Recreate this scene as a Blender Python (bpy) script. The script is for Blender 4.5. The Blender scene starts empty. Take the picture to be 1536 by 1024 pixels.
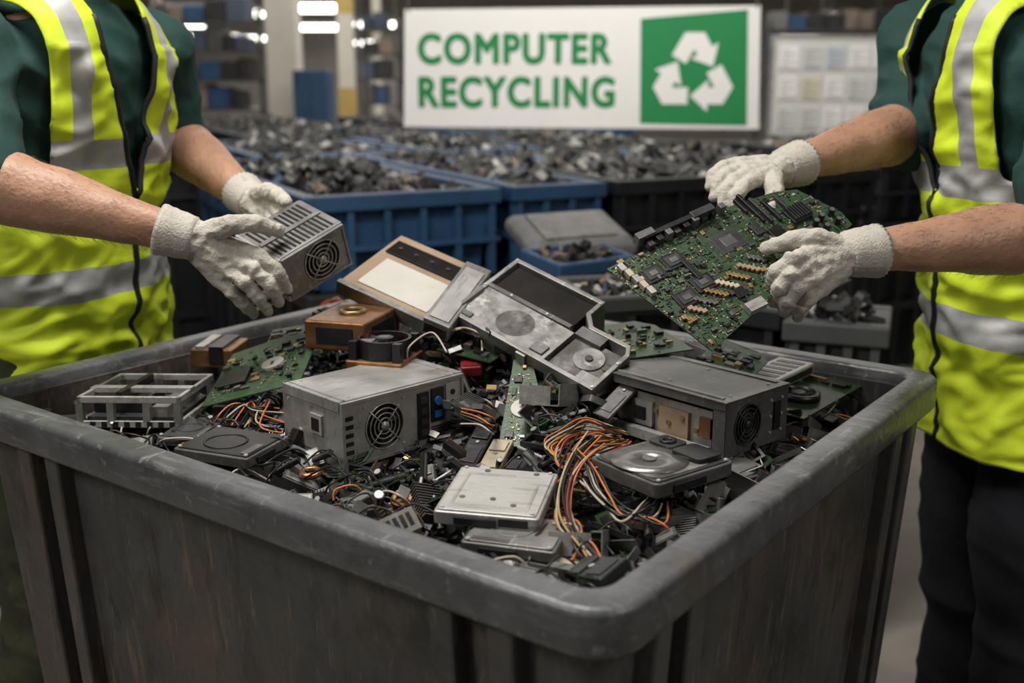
import bpy, bmesh, math, random
from mathutils import Vector as V, Matrix as M, Euler, noise
random.seed(23)
sc=bpy.context.scene; COL=sc.collection
R=math.radians
TH=R(14); F=1617.; CAM=V((0,0,1.36)); ct,st=math.cos(TH),math.sin(TH)
def ray(u,v):
    a=(u-768)/F; b=(512-v)/F
    return V((a,ct+b*st,-st+b*ct))
def W(u,v,d): return CAM+ray(u,v)*d
def PZ(u,v,z):
    r=ray(u,v); return CAM+r*((z-CAM.z)/r.z)
def proj(p):
    d=p-CAM; dep=d.y*ct-d.z*st; up=d.y*st+d.z*ct
    return 768+F*d.x/dep,512-F*up/dep
# ---------------------------------------------------------------- materials
def mat(name,col,rough=.5,metal=0,var=.18,scale=18,bump=0,bscale=120,stain=None,stain_amt=.5,stain_scale=4,emit=0,streak=None,lines=0,extra=(),spec=None,bdist=.004):
    m=bpy.data.materials.new(name); m.use_nodes=True; nt=m.node_tree; N=nt.nodes; L=nt.links
    b=N['Principled BSDF']; tc=N.new('ShaderNodeTexCoord')
    n=N.new('ShaderNodeTexNoise'); n.inputs['Scale'].default_value=scale; n.inputs['Detail'].default_value=6
    L.new(tc.outputs['Object'],n.inputs['Vector'])
    r=N.new('ShaderNodeValToRGB'); r.color_ramp.elements[0].position=.3; r.color_ramp.elements[1].position=.7
    r.color_ramp.elements[0].color=tuple(max(0,c*(1-var)) for c in col)+(1,)
    r.color_ramp.elements[1].color=tuple(min(1,c*(1+var)) for c in col)+(1,)
    L.new(n.outputs['Fac'],r.inputs['Fac']); out=r.outputs['Color']
    def overlay(out,color,amt,sc_,vec,lo=.5,hi=.72):
        n2=N.new('ShaderNodeTexNoise'); n2.inputs['Scale'].default_value=sc_; n2.inputs['Detail'].default_value=8; n2.inputs['Roughness'].default_value=.7
        L.new(vec,n2.inputs['Vector'])
        r2=N.new('ShaderNodeValToRGB'); r2.color_ramp.elements[0].position=lo; r2.color_ramp.elements[1].position=hi
        r2.color_ramp.elements[1].color=(amt,)*3+(1,)
        L.new(n2.outputs['Fac'],r2.inputs['Fac'])
        mx=N.new('ShaderNodeMixRGB'); mx.inputs['Color2'].default_value=tuple(color)+(1,)
        L.new(r2.outputs['Color'],mx.inputs['Fac']); L.new(out,mx.inputs['Color1']); return mx.outputs['Color']
    if stain: out=overlay(out,stain,stain_amt,stain_scale,tc.outputs['Object'])
    for (c_,sc3,amt,lo,hi,rot) in ([(streak[0],streak[1],streak[2],.54,.66,0)] if streak else [])+list(extra):
        mp=N.new('ShaderNodeMapping'); mp.inputs['Scale'].default_value=sc3; mp.inputs['Rotation'].default_value=(rot,rot*.7,rot); L.new(tc.outputs['Object'],mp.inputs['Vector'])
        out=overlay(out,c_,amt,1,mp.outputs['Vector'],lo,hi)
    if lines:
        mp=N.new('ShaderNodeTexBrick'); mp.inputs['Scale'].default_value=lines; mp.inputs['Mortar Size'].default_value=.05
        mp.inputs['Color1'].default_value=(0,0,0,1);mp.inputs['Color2'].default_value=(0,0,0,1);mp.inputs['Mortar'].default_value=(.4,.4,.4,1)
        L.new(tc.outputs['Object'],mp.inputs['Vector']); mx=N.new('ShaderNodeMixRGB'); mx.inputs['Color2'].default_value=(.09,.14,.06,1)
        L.new(mp.outputs['Color'],mx.inputs['Fac']); L.new(out,mx.inputs['Color1']); out=mx.outputs['Color']
    L.new(out,b.inputs['Base Color']); b.inputs['Metallic'].default_value=metal
    if spec is not None: b.inputs['Specular IOR Level'].default_value=spec
    rr_=N.new('ShaderNodeMapRange'); rr_.inputs['To Min'].default_value=max(.03,rough-.11); rr_.inputs['To Max'].default_value=min(1,rough+.11)
    L.new(n.outputs['Fac'],rr_.inputs['Value']); L.new(rr_.outputs['Result'],b.inputs['Roughness'])
    if bump:
        n3=N.new('ShaderNodeTexNoise'); n3.inputs['Scale'].default_value=bscale; n3.inputs['Detail'].default_value=4
        L.new(tc.outputs['Object'],n3.inputs['Vector'])
        bp=N.new('ShaderNodeBump'); bp.inputs['Strength'].default_value=bump; bp.inputs['Distance'].default_value=bdist
        L.new(n3.outputs['Fac'],bp.inputs['Height']); L.new(bp.outputs['Normal'],b.inputs['Normal'])
    if emit:
        L.new(out,b.inputs['Emission Color']); b.inputs['Emission Strength'].default_value=emit
    return m
MT={}
def T(k,*a,**kw): MT[k]=mat(k,*a,**kw)
T('bin_plastic',(.062,.063,.066),.46,0,.4,7,.4,60,stain=(.15,.095,.06),stain_amt=.75,stain_scale=3.2,streak=((.018,.018,.02),(26,26,5),.75),
  extra=[((.20,.15,.11),(60,60,6),.6,.57,.66,.12),((.20,.20,.20),(120,120,8),.6,.61,.67,-.5),((.016,.016,.016),(5,5,5),.75,.55,.68,1)])
T('rim_plastic',(.10,.105,.115),.35,.1,.3,14,.3,90,stain=(.035,.035,.04),stain_amt=.65,stain_scale=9,streak=((.28,.28,.28),(9,60,60),.5),extra=[((.34,.34,.34),(60,9,60),.5,.6,.66,.2),((.13,.10,.07),(7,7,7),.5,.56,.66,.4)])
SK=((.09,.085,.075),(14,120,60),.55)
T('steel',(.42,.42,.41),.40,.45,.22,14,.32,17,stain=(.16,.145,.125),stain_amt=.6,stain_scale=12,streak=SK,extra=[((.68,.68,.66),(110,14,60),.5,.61,.67,.5)])
T('steel_light',(.50,.50,.485),.42,.35,.16,14,.28,17,stain=(.28,.27,.24),stain_amt=.6,stain_scale=14,streak=((.2,.19,.17),(14,120,60),.55))
T('worn_steel',(.235,.235,.228),.42,.45,.32,16,.35,22,stain=(.07,.066,.06),stain_amt=.75,stain_scale=11,streak=((.42,.41,.39),(12,110,60),.5),extra=[((.52,.52,.5),(110,14,60),.6,.61,.67,.5)])
T('steel_dark',(.125,.125,.128),.40,.45,.32,20,.3,24,stain=(.24,.23,.21),stain_amt=.4,stain_scale=16,streak=((.34,.33,.31),(14,120,60),.3),extra=[((.45,.45,.43),(110,14,60),.5,.62,.68,.5)])
T('mottled',(.25,.247,.24),.52,.15,.45,30,.3,40,stain=(.018,.018,.018),stain_amt=1,stain_scale=17,spec=.25,extra=[((.52,.52,.5),(20,30,20),.8,.55,.65,.6)])
T('mottled_dark',(.085,.083,.08),.5,.1,.5,40,.25,50,stain=(.28,.275,.26),stain_amt=.95,stain_scale=24,spec=.25)
T('platter_metal',(.31,.31,.305),.30,.75,.3,10,.1,30,stain=(.09,.09,.09),stain_amt=.75,stain_scale=14)
T('black',(.011,.011,.013),.38,0,.4,30,.1,150)
T('black_gloss',(.009,.008,.008),.5,0,.3,10,stain=(.035,.03,.028),stain_amt=.5,stain_scale=8,spec=.15)
T('charcoal',(.036,.038,.041),.42,.15,.3,25,.15,60,streak=((.11,.11,.11),(14,120,60),.4))
T('grey_plastic',(.20,.205,.21),.5,0,.2,20)
T('pcb',(.014,.044,.020),.40,.1,.4,45,.15,260,stain=(.05,.09,.04),stain_amt=.6,stain_scale=70,lines=150)
T('pcb_dark',(.011,.029,.017),.40,.1,.45,45,.15,260,stain=(.05,.075,.04),stain_amt=.5,stain_scale=60,lines=150)
T('gold',(.38,.27,.12),.36,.7,.3,40,.2,40)
T('copper',(.30,.155,.07),.38,.7,.3,30,.2,40,stain=(.05,.03,.02),stain_amt=.7,stain_scale=20)
T('tan',(.31,.225,.15),.55,0,.15,12,.2,20,stain=(.14,.10,.065),stain_amt=.6,stain_scale=9)
T('white',(.52,.51,.475),.6,0,.08,8,.15,20,stain=(.36,.34,.30),stain_amt=.5,stain_scale=14)
T('cream',(.44,.39,.28),.5,0,.15,20)
T('blue',(.03,.13,.42),.35,0,.2,20)
T('red',(.18,.012,.012),.4,0,.2,20)
T('wire_orange',(.48,.15,.035),.45,0,.1,20)
T('wire_white',(.42,.37,.29),.45,0,.1,20)
T('wire_yellow',(.40,.25,.08),.45,0,.1,20)
T('wire_red',(.26,.035,.025),.45,0,.1,20)
T('wire_blue',(.08,.16,.28),.45,0,.1,20)
T('wire_black',(.014,.014,.014),.4,0,.1,20)
T('skin',(.42,.238,.158),.5,0,.10,20,.35,150,stain=(.33,.165,.105),stain_amt=.5,stain_scale=9)
T('hair',(.09,.055,.035),.7,0,.3,40)
T('polo',(.012,.052,.046),.85,0,.2,8,.5,36)
T('camo',(.045,.052,.026),.9,0,.3,6,.3,40,stain=(.010,.011,.008),stain_amt=1,stain_scale=11,streak=((.10,.085,.05),(11,11,13),.8))
T('navy',(.010,.011,.017),.9,0,.2,6,.3,40)
T('glove',(.52,.495,.445),.95,0,.10,30,.9,330,stain=(.26,.235,.20),stain_amt=.7,stain_scale=15,extra=[((.32,.29,.255),(55,55,55),.6,.54,.65,0)],bdist=.002)
T('zip',(.01,.012,.016),.6,0,.1,20)
T('boot',(.02,.017,.014),.5,0,.2,20)
T('crate_blue',(.036,.095,.20),.42,0,.25,5,stain=(.012,.035,.085),stain_amt=.65,stain_scale=5)
T('crate_black',(.016,.018,.022),.5,0,.2,5)
T('crate_grey',(.075,.08,.085),.5,0,.2,5)
T('concrete',(.30,.28,.25),.6,0,.15,1.5,.1,30,stain=(.16,.145,.13),stain_amt=.6,stain_scale=2)
T('wall_paint',(.26,.25,.23),.8,0,.1,2)
T('ceiling_paint',(.36,.33,.29),.9,0,.1,2)
T('column_paint',(.74,.70,.62),.7,0,.08,3)
T('post_yellow',(.58,.42,.14),.6,0,.1,5)
T('rack_metal',(.11,.11,.115),.5,.3,.2,5)
T('carton',(.24,.19,.155),.8,0,.25,4)
T('carton_blue',(.07,.09,.14),.7,0,.25,4)
T('banner_white',(.93,.93,.91),.7,0,.015,2)
T('banner_green',(.015,.26,.08),.7,0,.04,2)
T('paper',(.68,.69,.68),.7,0,.03,3)
T('paper_blue',(.55,.61,.67),.7,0,.05,3)
T('paper_yellow',(.70,.68,.53),.7,0,.05,3)
T('lamp',(1,.97,.9),.5,0,.0,3,emit=7)
def vest_mat(name,bands):
    m=mat(name,(.66,.84,.03),.62,0,.12,5,.55,22,stain=(.50,.62,.02),stain_amt=.4,stain_scale=7); nt=m.node_tree; N=nt.nodes; L=nt.links; b=N['Principled BSDF']
    src=b.inputs['Base Color'].links[0].from_socket
    def at(n_):
        a=N.new('ShaderNodeAttribute'); a.attribute_name=n_; return a.outputs['Fac']
    def mth(op,x,y):
        q=N.new('ShaderNodeMath'); q.operation=op
        for i,k in enumerate((x,y)):
            if isinstance(k,(int,float)): q.inputs[i].default_value=k
            elif k is not None: L.new(k,q.inputs[i])
        return q.outputs[0]
    z=at('height_value'); x=mth('ABSOLUTE',at('side_value'),None)
    def band(v,a,c): return mth('MULTIPLY',mth('GREATER_THAN',v,a),mth('LESS_THAN',v,c))
    parts=[band(z,a,c) for a,c in bands]+[mth('MULTIPLY',band(x,.088,.122),mth('GREATER_THAN',z,bands[0][1]-.002))]
    tot=parts[0]
    for p in parts[1:]: tot=mth('MAXIMUM',tot,p)
    n=N.new('ShaderNodeTexNoise'); n.inputs['Scale'].default_value=16; tc=N.new('ShaderNodeTexCoord'); L.new(tc.outputs['Object'],n.inputs['Vector'])
    r=N.new('ShaderNodeValToRGB'); r.color_ramp.elements[0].position=.35; r.color_ramp.elements[1].position=.65; r.color_ramp.elements[0].color=(.33,.34,.34,1); r.color_ramp.elements[1].color=(.50,.51,.51,1); L.new(n.outputs['Fac'],r.inputs['Fac'])
    mx=N.new('ShaderNodeMixRGB'); L.new(r.outputs['Color'],mx.inputs['Color2']); L.new(tot,mx.inputs['Fac']); L.new(src,mx.inputs['Color1'])
    L.new(mx.outputs['Color'],b.inputs['Base Color'])
    mt=mth('MULTIPLY',tot,.12); L.new(mt,b.inputs['Metallic'])
    MT[name]=m
# ---------------------------------------------------------------- mesh builder
class MB:
    def __init__(s,mx=None): s.v=[];s.f=[];s.mi=[];s.m=mx.copy() if mx else M.Identity(4); s.k=0
    def add(s,vs,fs):
        o=len(s.v); s.v+=[s.m@V(p) for p in vs]; s.f+=[tuple(i+o for i in f) for f in fs]; s.mi+=[s.k]*len(fs); return s
    def box(s,x0,y0,z0,x1,y1,z1):
        return s.add([(x0,y0,z0),(x1,y0,z0),(x1,y1,z0),(x0,y1,z0),(x0,y0,z1),(x1,y0,z1),(x1,y1,z1),(x0,y1,z1)],
          [(0,3,2,1),(4,5,6,7),(0,1,5,4),(1,2,6,5),(2,3,7,6),(3,0,4,7)])
    def cbox(s,c,sz,rot=None):
        q=rot.to_matrix() if isinstance(rot,Euler) else (rot or M.Identity(3)); c=V(c)
        vs=[c+q@V((sx*sz[0]/2,sy*sz[1]/2,sz_*sz[2]/2)) for sz_ in(-1,1) for sx,sy in((-1,-1),(1,-1),(1,1),(-1,1))]
        return s.add(vs,[(0,3,2,1),(4,5,6,7),(0,1,5,4),(1,2,6,5),(2,3,7,6),(3,0,4,7)])
    def tube(s,pts,r,n=8,cap=True):
        pts=[V(p) for p in pts]; rr=r if isinstance(r,(list,tuple)) else [r]*len(pts)
        vs=[];fs=[]; prev=None
        for i,p in enumerate(pts):
            t=(pts[min(i+1,len(pts)-1)]-pts[max(i-1,0)]).normalized()
            if prev is None:
                a=V((0,0,1)) if abs(t.z)<.9 else V((1,0,0)); x=t.cross(a).normalized()
            else:
                x=(prev-t*prev.dot(t)); x=x.normalized() if x.length>1e-6 else t.orthogonal().normalized()
            prev=x; y=t.cross(x)
            for k in range(n):
                a=2*math.pi*k/n; vs.append(p+(x*math.cos(a)+y*math.sin(a))*rr[i])
        for i in range(len(pts)-1):
            for k in range(n):
                fs.append((i*n+k,i*n+(k+1)%n,(i+1)*n+(k+1)%n,(i+1)*n+k))
        if cap: fs.append(tuple(range(n))[::-1]); fs.append(tuple(range((len(pts)-1)*n,len(pts)*n)))
        return s.add(vs,fs)
    def cyl(s,p0,p1,r0,r1=None,n=20): return s.tube([p0,p1],[r0,r0 if r1 is None else r1],n)
    def sph(s,c,r,n=12,m=8):
        c=V(c); r=r if isinstance(r,(tuple,list)) else (r,r,r); vs=[c+V((0,0,r[2]))];fs=[]
        for i in range(1,m):
            a=math.pi*i/m
            for k in range(n):
                b=2*math.pi*k/n; vs.append(c+V((r[0]*math.sin(a)*math.cos(b),r[1]*math.sin(a)*math.sin(b),r[2]*math.cos(a))))
        vs.append(c-V((0,0,r[2]))); e=len(vs)-1
        for k in range(n):
            fs.append((0,1+k,1+(k+1)%n)); fs.append((e,e-n+(k+1)%n,e-n+k))
            for i in range(m-2): fs.append((1+i*n+k,1+(i+1)*n+k,1+(i+1)*n+(k+1)%n,1+i*n+(k+1)%n))
        return s.add(vs,fs)
    def limb(s,pts,rr,n=14):
        s.tube(pts,rr,n)
        for p,r in zip(pts,rr): s.sph(p,r*.99)
        return s
    def prism(s,poly,z0,z1):
        n=len(poly); vs=[(p[0],p[1],z0) for p in poly]+[(p[0],p[1],z1) for p in poly]
        return s.add(vs,[tuple(range(n))[::-1],tuple(range(n,2*n))]+[(i,(i+1)%n,n+(i+1)%n,n+i) for i in range(n)])
    def loft(s,rings,cap0=True,cap1=True):
        n=len(rings[0]); vs=[p for r in rings for p in r]; fs=[]
        for i in range(len(rings)-1):
            for k in range(n): fs.append((i*n+k,i*n+(k+1)%n,(i+1)*n+(k+1)%n,(i+1)*n+k))
        if cap0: fs.append(tuple(range(n))[::-1])
        if cap1: fs.append(tuple(range((len(rings)-1)*n,len(rings)*n)))
        return s.add(vs,fs)
    def torus(s,c,R_,r,n=32,k=6,ax=None):
        ax=ax or M.Identity(3); c=V(c)
        rings=[]
        for i in range(n):
            a=2*math.pi*i/n; rings.append([c+ax@V(((R_+r*math.cos(b))*math.cos(a),(R_+r*math.cos(b))*math.sin(a),r*math.sin(b))) for b in [2*math.pi*j/k for j in range(k)]])
        vs=[p for q in rings for p in q]
        return s.add(vs,[(i*k+j,((i+1)%n)*k+j,((i+1)%n)*k+(j+1)%k,i*k+(j+1)%k) for i in range(n) for j in range(k)])
    def disc_ring(s,c,ro,ri,z0,z1,n=36):
        def q(r,z): return [(c[0]+r*math.cos(2*math.pi*i/n),c[1]+r*math.sin(2*math.pi*i/n),z) for i in range(n)]
        rg=[q(ri,z0),q(ro,z0),q(ro,z1),q(ri,z1),q(ri,z0)]
        return s.loft(rg,False,False)
    def hole_plate(s,w,h,cx,cz,r,y):
        cs=[math.atan2(b-cz,a-cx) for a,b in((0,0),(w,0),(w,h),(0,h))]
        an=sorted(set([round(-math.pi+2*math.pi*i/36,5) for i in range(36)]+[round(c,5) for c in cs]))
        vs=[]
        for a in an:
            dx,dz=math.cos(a),math.sin(a); t=1e9
            if dx>1e-9: t=min(t,(w-cx)/dx)
            if dx<-1e-9: t=min(t,-cx/dx)
            if dz>1e-9: t=min(t,(h-cz)/dz)
            if dz<-1e-9: t=min(t,-cz/dz)
            vs+=[(cx+r*dx,y,cz+r*dz),(cx+t*dx,y,cz+t*dz),(cx+r*dx,y+.018,cz+r*dz)]
        n=len(an); fs=[]
        for i in range(n):
            j=(i+1)%n; fs.append((3*i,3*i+1,3*j+1,3*j)); fs.append((3*i,3*j,3*j+2,3*i+2))
        return s.add(vs,fs)
    def build(s,name,mats,parent=None,smooth=False,bevel=0,recalc=True):
        me=bpy.data.meshes.new(name); me.from_pydata([tuple(p) for p in s.v],[],s.f)
        if not isinstance(mats,(list,tuple)): mats=[mats]
        for m in mats: me.materials.append(MT[m])
        for p,k in zip(me.polygons,s.mi): p.material_index=k; p.use_smooth=smooth
        if recalc:
            bm=bmesh.new(); bm.from_mesh(me); bmesh.ops.recalc_face_normals(bm,faces=bm.faces); bm.to_mesh(me); bm.free()
        me.update(); o=bpy.data.objects.new(name,me); COL.objects.link(o)
        if parent: o.parent=parent
        if bevel:
            b=o.modifiers.new('b','BEVEL'); b.width=bevel; b.segments=2; b.limit_method='ANGLE'; b.angle_limit=R(40)
        return o
def tag(o,label,cat,group=None,kind=None):
    o['label']=label; o['category']=cat
    if group: o['group']=group
    if kind: o['kind']=kind
    return o
def thing(name,label,cat,mx=None,group=None):
    o=bpy.data.objects.new(name,None); COL.objects.link(o); o.empty_display_size=.02
    if mx is not None: o.matrix_world=mx
    return tag(o,label,cat,group)
def struct(o): o['kind']='structure'; return o
KIDS={}
def dup(root,mx):
    r=root.copy(); COL.objects.link(r); r.matrix_world=mx
    for ch in KIDS[root.name]:
        c=ch.copy(); COL.objects.link(c); c.parent=r
    return r
def bake(o):
    dg=bpy.context.evaluated_depsgraph_get(); me=bpy.data.meshes.new_from_object(o.evaluated_get(dg)); o.modifiers.clear()
    o.data=me
    for p in me.polygons: p.use_smooth=True
def remesh(name,mb,m,parent,vox,it=6):
    o=mb.build(name,m,parent,True); a=o.modifiers.new('r','REMESH'); a.mode='VOXEL'; a.voxel_size=vox; a.use_smooth_shade=True
    s=o.modifiers.new('s','SMOOTH'); s.factor=.5; s.iterations=it; bake(o); return o
def displace(o,fn):
    me=o.data; co=[v.co.copy() for v in me.vertices]; no=[v.normal.copy() for v in me.vertices]
    flat=[]
    for c,n in zip(co,no): p=c+n*fn(c,n); flat+=[p.x,p.y,p.z]
    me.vertices.foreach_set('co',flat); me.update()
def basis(O,X,Y):
    x=X-O; w=x.length; x.normalize(); y=Y-O; y-=x*y.dot(x); l=y.length; y.normalize(); z=x.cross(y)
    m=M.Identity(4)
    for i in range(3): m[i][0]=x[i]; m[i][1]=y[i]; m[i][2]=z[i]; m[i][3]=O[i]
    return m,w,l
def fit(z,Fp,Rp,Lp): return basis(PZ(*Fp,z),PZ(*Rp,z),PZ(*Lp,z))
def fitp(O,X,Y): return basis(W(*O),W(*X),W(*Y))
# ---------------------------------------------------------------- people (built first)
def person(label,hip,sh,rz,arms,sleeves,hands,bands,hem,trouser,seed):
    vm='vest_fabric_'+('left' if seed==1 else 'right'); vest_mat(vm,bands)
    root=thing('person',label,'person',M.Translation((hip[0],hip[1],0)))
    TM=M.Translation((-hip[0],-hip[1],0)); q=M.Rotation(R(rz),3,'Z')
    def c(z):
        t=min(1.4,max(0,(z-.85)/(1.42-.85))); return V((hip[0]+(sh[0]-hip[0])*t,hip[1]+(sh[1]-hip[1])*t,z))
    def L(x,y,z): return c(z)+q@V((x,y,0))
    def sring(z,a,b,n=40,p=2.5,yc=0):
        out=[]
        for i in range(n):
            t=2*math.pi*i/n; cx,sy=math.cos(t),math.sin(t)
            out.append(L(a*abs(cx)**(2/p)*(1 if cx>0 else -1),yc+b*abs(sy)**(2/p)*(1 if sy>0 else -1),z))
        return out
    tor=[(.80,.145,.105),(.88,.165,.12),(.96,.16,.118),(1.06,.15,.112),(1.18,.158,.115),(1.30,.175,.12),(1.38,.175,.115),(1.43,.14,.095),(1.47,.075,.065),(1.50,.055,.058)]
    body=MB(TM); body.loft([sring(*s) for s in tor])
    hz=1.655
    body.limb([L(0,.0,1.44),L(0,-.015,1.58)],[.058,.052]); body.sph(L(0,-.03,hz),(.078,.078,.115)); 
    body.sph(L(0,-.05,hz-.04),(.055,.055,.06)); body.limb([L(0,-.105,hz+.015),L(0,-.128,hz-.02)],[.008,.013],8)
    for s in(-1,1): body.sph(L(s*.078,-.02,hz),(.012,.018,.03))
    body.limb([L(-.02,-.108,hz-.05),L(.02,-.108,hz-.05)],[.008,.008],8)
    for arm in arms: body.limb(arm[0],arm[1],18)
    legs=[[L(s*.09,0,.85),L(s*.10,-.01,.48),L(s*.105,.02,.09)] for s in(-1,1)]
    for g in legs: body.limb(g,[.085,.058,.042])
    bo_=remesh('body',body,'skin',root,.006,4)
    displace(bo_,lambda c_,n_: noise.noise(V((c_.x*22,c_.y*22,c_.z*22+seed)))*.0035 if c_.z<1.45 else 0)
    hm=MB(); rnd=random.Random(seed)
    for hd in hands:
        el=TM@hd['elbow']; wr=TM@hd['wrist']; ax=wr-el; ln=ax.length; ax.normalize(); cand=[]
        for vv in bo_.data.vertices:
            d=vv.co-el; t=d.dot(ax)
            if -.02<t<ln*.8 and (d-ax*t).length<.064: cand.append((vv.co.copy(),vv.normal.copy()))
        for co,no in rnd.choices(cand,k=700):
            o_=co+V((rnd.uniform(-.004,.004),rnd.uniform(-.004,.004),rnd.uniform(-.002,.002))); sd=no.cross(ax).normalized()
            dr_=(ax*.9+no*.2+sd*rnd.uniform(-.4,.1)-V((0,0,.25))).normalized(); ll=rnd.uniform(.010,.019)
            hm.tube([o_-no*.0015,o_+dr_*ll*.5+no*.0007,o_+dr_*ll-no*.001],[.00018,.00016,.00008],3,False)
    o=hm.build('arm_hair','hair',root,recalc=False); o['kind']='stuff'
    h=MB(TM); h.sph(L(0,-.018,hz+.03),(.087,.092,.10)); 
    remesh('hair',h,'hair',root,.008,3)
    for s in(-1,1):
        e=MB(TM); e.sph(L(s*.03,-.098,hz+.01),.012,10,8); e.build('eye','white',root,True)
    sm=MB(TM); sm.loft([sring(z,a+.012,b+.012) for z,a,b in tor[1:8]]+[sring(1.475,.085,.075)])
    for s in sleeves: sm.limb(s[0],s[1],18)
    so=remesh('polo_shirt',sm,'polo',root,.007,3)
    displace(so,lambda w3,n_: noise.noise(V((w3.x*14,w3.y*14,w3.z*10+seed)))*.010+(.3-abs(noise.noise(V((w3.x*11+w3.z*14,w3.y*11,w3.z*6)))))*.016)
    cb=MB(TM); cb.loft([sring(1.45,.088,.082,32,2.1),sring(1.50,.072,.072,32,2.1),sring(1.495,.066,.066,32,2.1),sring(1.45,.078,.074,32,2.1)],False,False); cb.build('collar','polo',so,True)
    tr=MB(TM); tr.loft([sring(.80,.165,.128),sring(.86,.18,.135),sring(.96,.172,.13)])
    for g in legs: tr.limb([g[0],g[1],g[2]],[.108,.092,.082],18)
    to=remesh('trousers',tr,trouser,root,.009,5)
    displace(to,lambda w3,n_: noise.noise(V((w3.x*8,w3.y*8,w3.z*6+seed)))*.018+(.3-abs(noise.noise(V((w3.x*6+w3.z*9,w3.y*6,w3.z*9)))))*.014)
    for s in(-1,1):
        bo=MB(TM); bo.limb([L(s*.105,.02,.06),L(s*.105,.02,.16)],[.055,.062]); bo.limb([L(s*.105,.03,.045),L(s*.11,-.16,.04)],[.045,.042]); 
        remesh('boot',bo,'boot',root,.009,4)
    prof=[(hem,.200,.160),(.85,.195,.157),(.95,.190,.152),(1.05,.186,.148),(1.15,.188,.148),(1.25,.198,.150),(1.34,.205,.148),(1.40,.200,.142),(1.44,.178,.128),(1.475,.14,.11),(1.505,.10,.092)]
    def ab(z):
        for i in range(len(prof)-1):
            if z<=prof[i+1][0]+1e-6:
                t=(z-prof[i][0])/(prof[i+1][0]-prof[i][0]); t=max(0,min(1,t)); return prof[i][1]+(prof[i+1][1]-prof[i][1])*t,prof[i][2]+(prof[i+1][2]-prof[i][2])*t
        return prof[-1][1:]
    NZ=140
    zs=[round(hem+i*(1.505-hem)/NZ,4) for i in range(NZ+1)]; NA=220
    vw=lambda z: 0 if z<1.15 else .062*min(1,((z-1.15)/.25))**.8
    def fold(P,z):
        n_=noise.noise(V((P.x*7,P.y*7,P.z*4+seed)))*.014+noise.noise(V((P.x*24,P.y*24,P.z*10+4)))*.007
        n_+=(.28-abs(noise.noise(V((P.x*9+P.z*6,P.y*9,P.z*12+seed)))))*.028
        n_+=(.25-abs(noise.noise(V((P.x*15-P.z*12,P.y*15,P.z*22+seed*2)))))*.016
        return n_
    vs=[];loc=[];fs=[]
    for z in zs:
        a,b=ab(z)
        for i in range(NA):
            t=2*math.pi*(i+.5)/NA; cx,sy=math.cos(t),math.sin(t); x=a*abs(cx)**.8*(1 if cx>0 else -1); y=b*abs(sy)**.8*(1 if sy>0 else -1)
            P=L(x,y,z); nn=fold(P,z)
            k=1+nn/.17*(1 if z<1.4 else .2); loc.append((x,y,z)); vs.append(L(x*k,y*k,z))
    for j in range(len(zs)-1):
        zc=(zs[j]+zs[j+1])/2
        for i in range(NA):
            k=(i+1)%NA; x=(loc[j*NA+i][0]+loc[j*NA+k][0])/2; y=loc[j*NA+i][1]
            if zc>1.19 and zc<1.47 and abs(x)>.150: continue
            if y<0 and abs(x)<vw(zc): continue
            if zc>1.46 and abs(x)<.07: continue
            fs.append((j*NA+i,j*NA+k,(j+1)*NA+k,(j+1)*NA+i))
    from collections import Counter,defaultdict
    ec=Counter()
    for f in fs:
        for i in range(4): ec[tuple(sorted((f[i],f[(i+1)%4])))]+=1
    nb=defaultdict(list)
    for (a,b),n_ in ec.items():
        if n_==1: nb[a].append(b); nb[b].append(a)
    for it in range(24):
        nv={}
        for a,l in nb.items():
            if len(l)==2 and loc[a][2]>hem+.02: nv[a]=(vs[a]*2+vs[l[0]]+vs[l[1]])/4
        for a,p in nv.items(): vs[a]=p
    vb=MB(TM); vb.v=[TM@V(p) for p in vs]; vb.f=fs; vb.mi=[0]*len(fs)
    o=vb.build('safety_vest',vm,root,True)
    a1=o.data.attributes.new('height_value','FLOAT','POINT'); a2=o.data.attributes.new('side_value','FLOAT','POINT')
    a1.data.foreach_set('value',[l[2] for l in loc]); a2.data.foreach_set('value',[l[0] for l in loc])
    so=o.modifiers.new('s','SOLIDIFY'); so.thickness=.004; so.offset=1
    o['label']='fluorescent yellow vest with grey reflective bands'
    def vf(x,z,off=.006):
        a,b=ab(z); P=V((x,-b*(1-min(1,abs(x/a))**2.5)**(1/2.5),0)); Pw=L(P.x,P.y,z)
        k=1+fold(Pw,z)/.17*(1 if z<1.4 else .2); return L(P.x*k,P.y*k-off,z)
    zz=[hem+.0+i*(1.15-hem)/40 for i in range(41)]
    MB(TM).tube([vf(0,z,.005) for z in zz],.006,8).build('zipper','zip',o,True)
    for s in(-1,1):
        MB(TM).tube([vf(s*vw(1.15+i*.3/24),1.15+i*.3/24,.003) for i in range(25)],.005,8).build('piping','zip',o,True)
    for hd in hands:
        g=MB(TM)
        wr=hd['wrist']; el=hd['elbow']; d=(wr-el).normalized()
        for f in hd['fingers']:
            g.limb([wr+d*.004,wr.lerp(f[0],.5),f[0]],[.0255,.0190,.0128],12)
            g.limb(f,[.0122,.0106,.0112,.0088],12); g.sph(f[1],.0118)
        ks=[f[0] for f in hd['fingers']]; g.limb(ks,[.0128,.0138,.0134,.0124],12)
        g.limb(hd['thumb'],[.019,.0150,.0132,.0100],12)
        g.limb([wr-d*.02,wr+d*.01],[.030,.029],16)
        go=remesh('glove',g,'glove',root,.0020,2)
        displace(go,lambda c_,n_: (.25-abs(noise.noise(V((c_.x*45,c_.y*45,c_.z*60)))))*.0042+noise.noise(c_*110)*.0008)
        cf=MB(TM); n=56
        x=d.orthogonal().normalized(); y=d.cross(x); rings=[]
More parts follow.
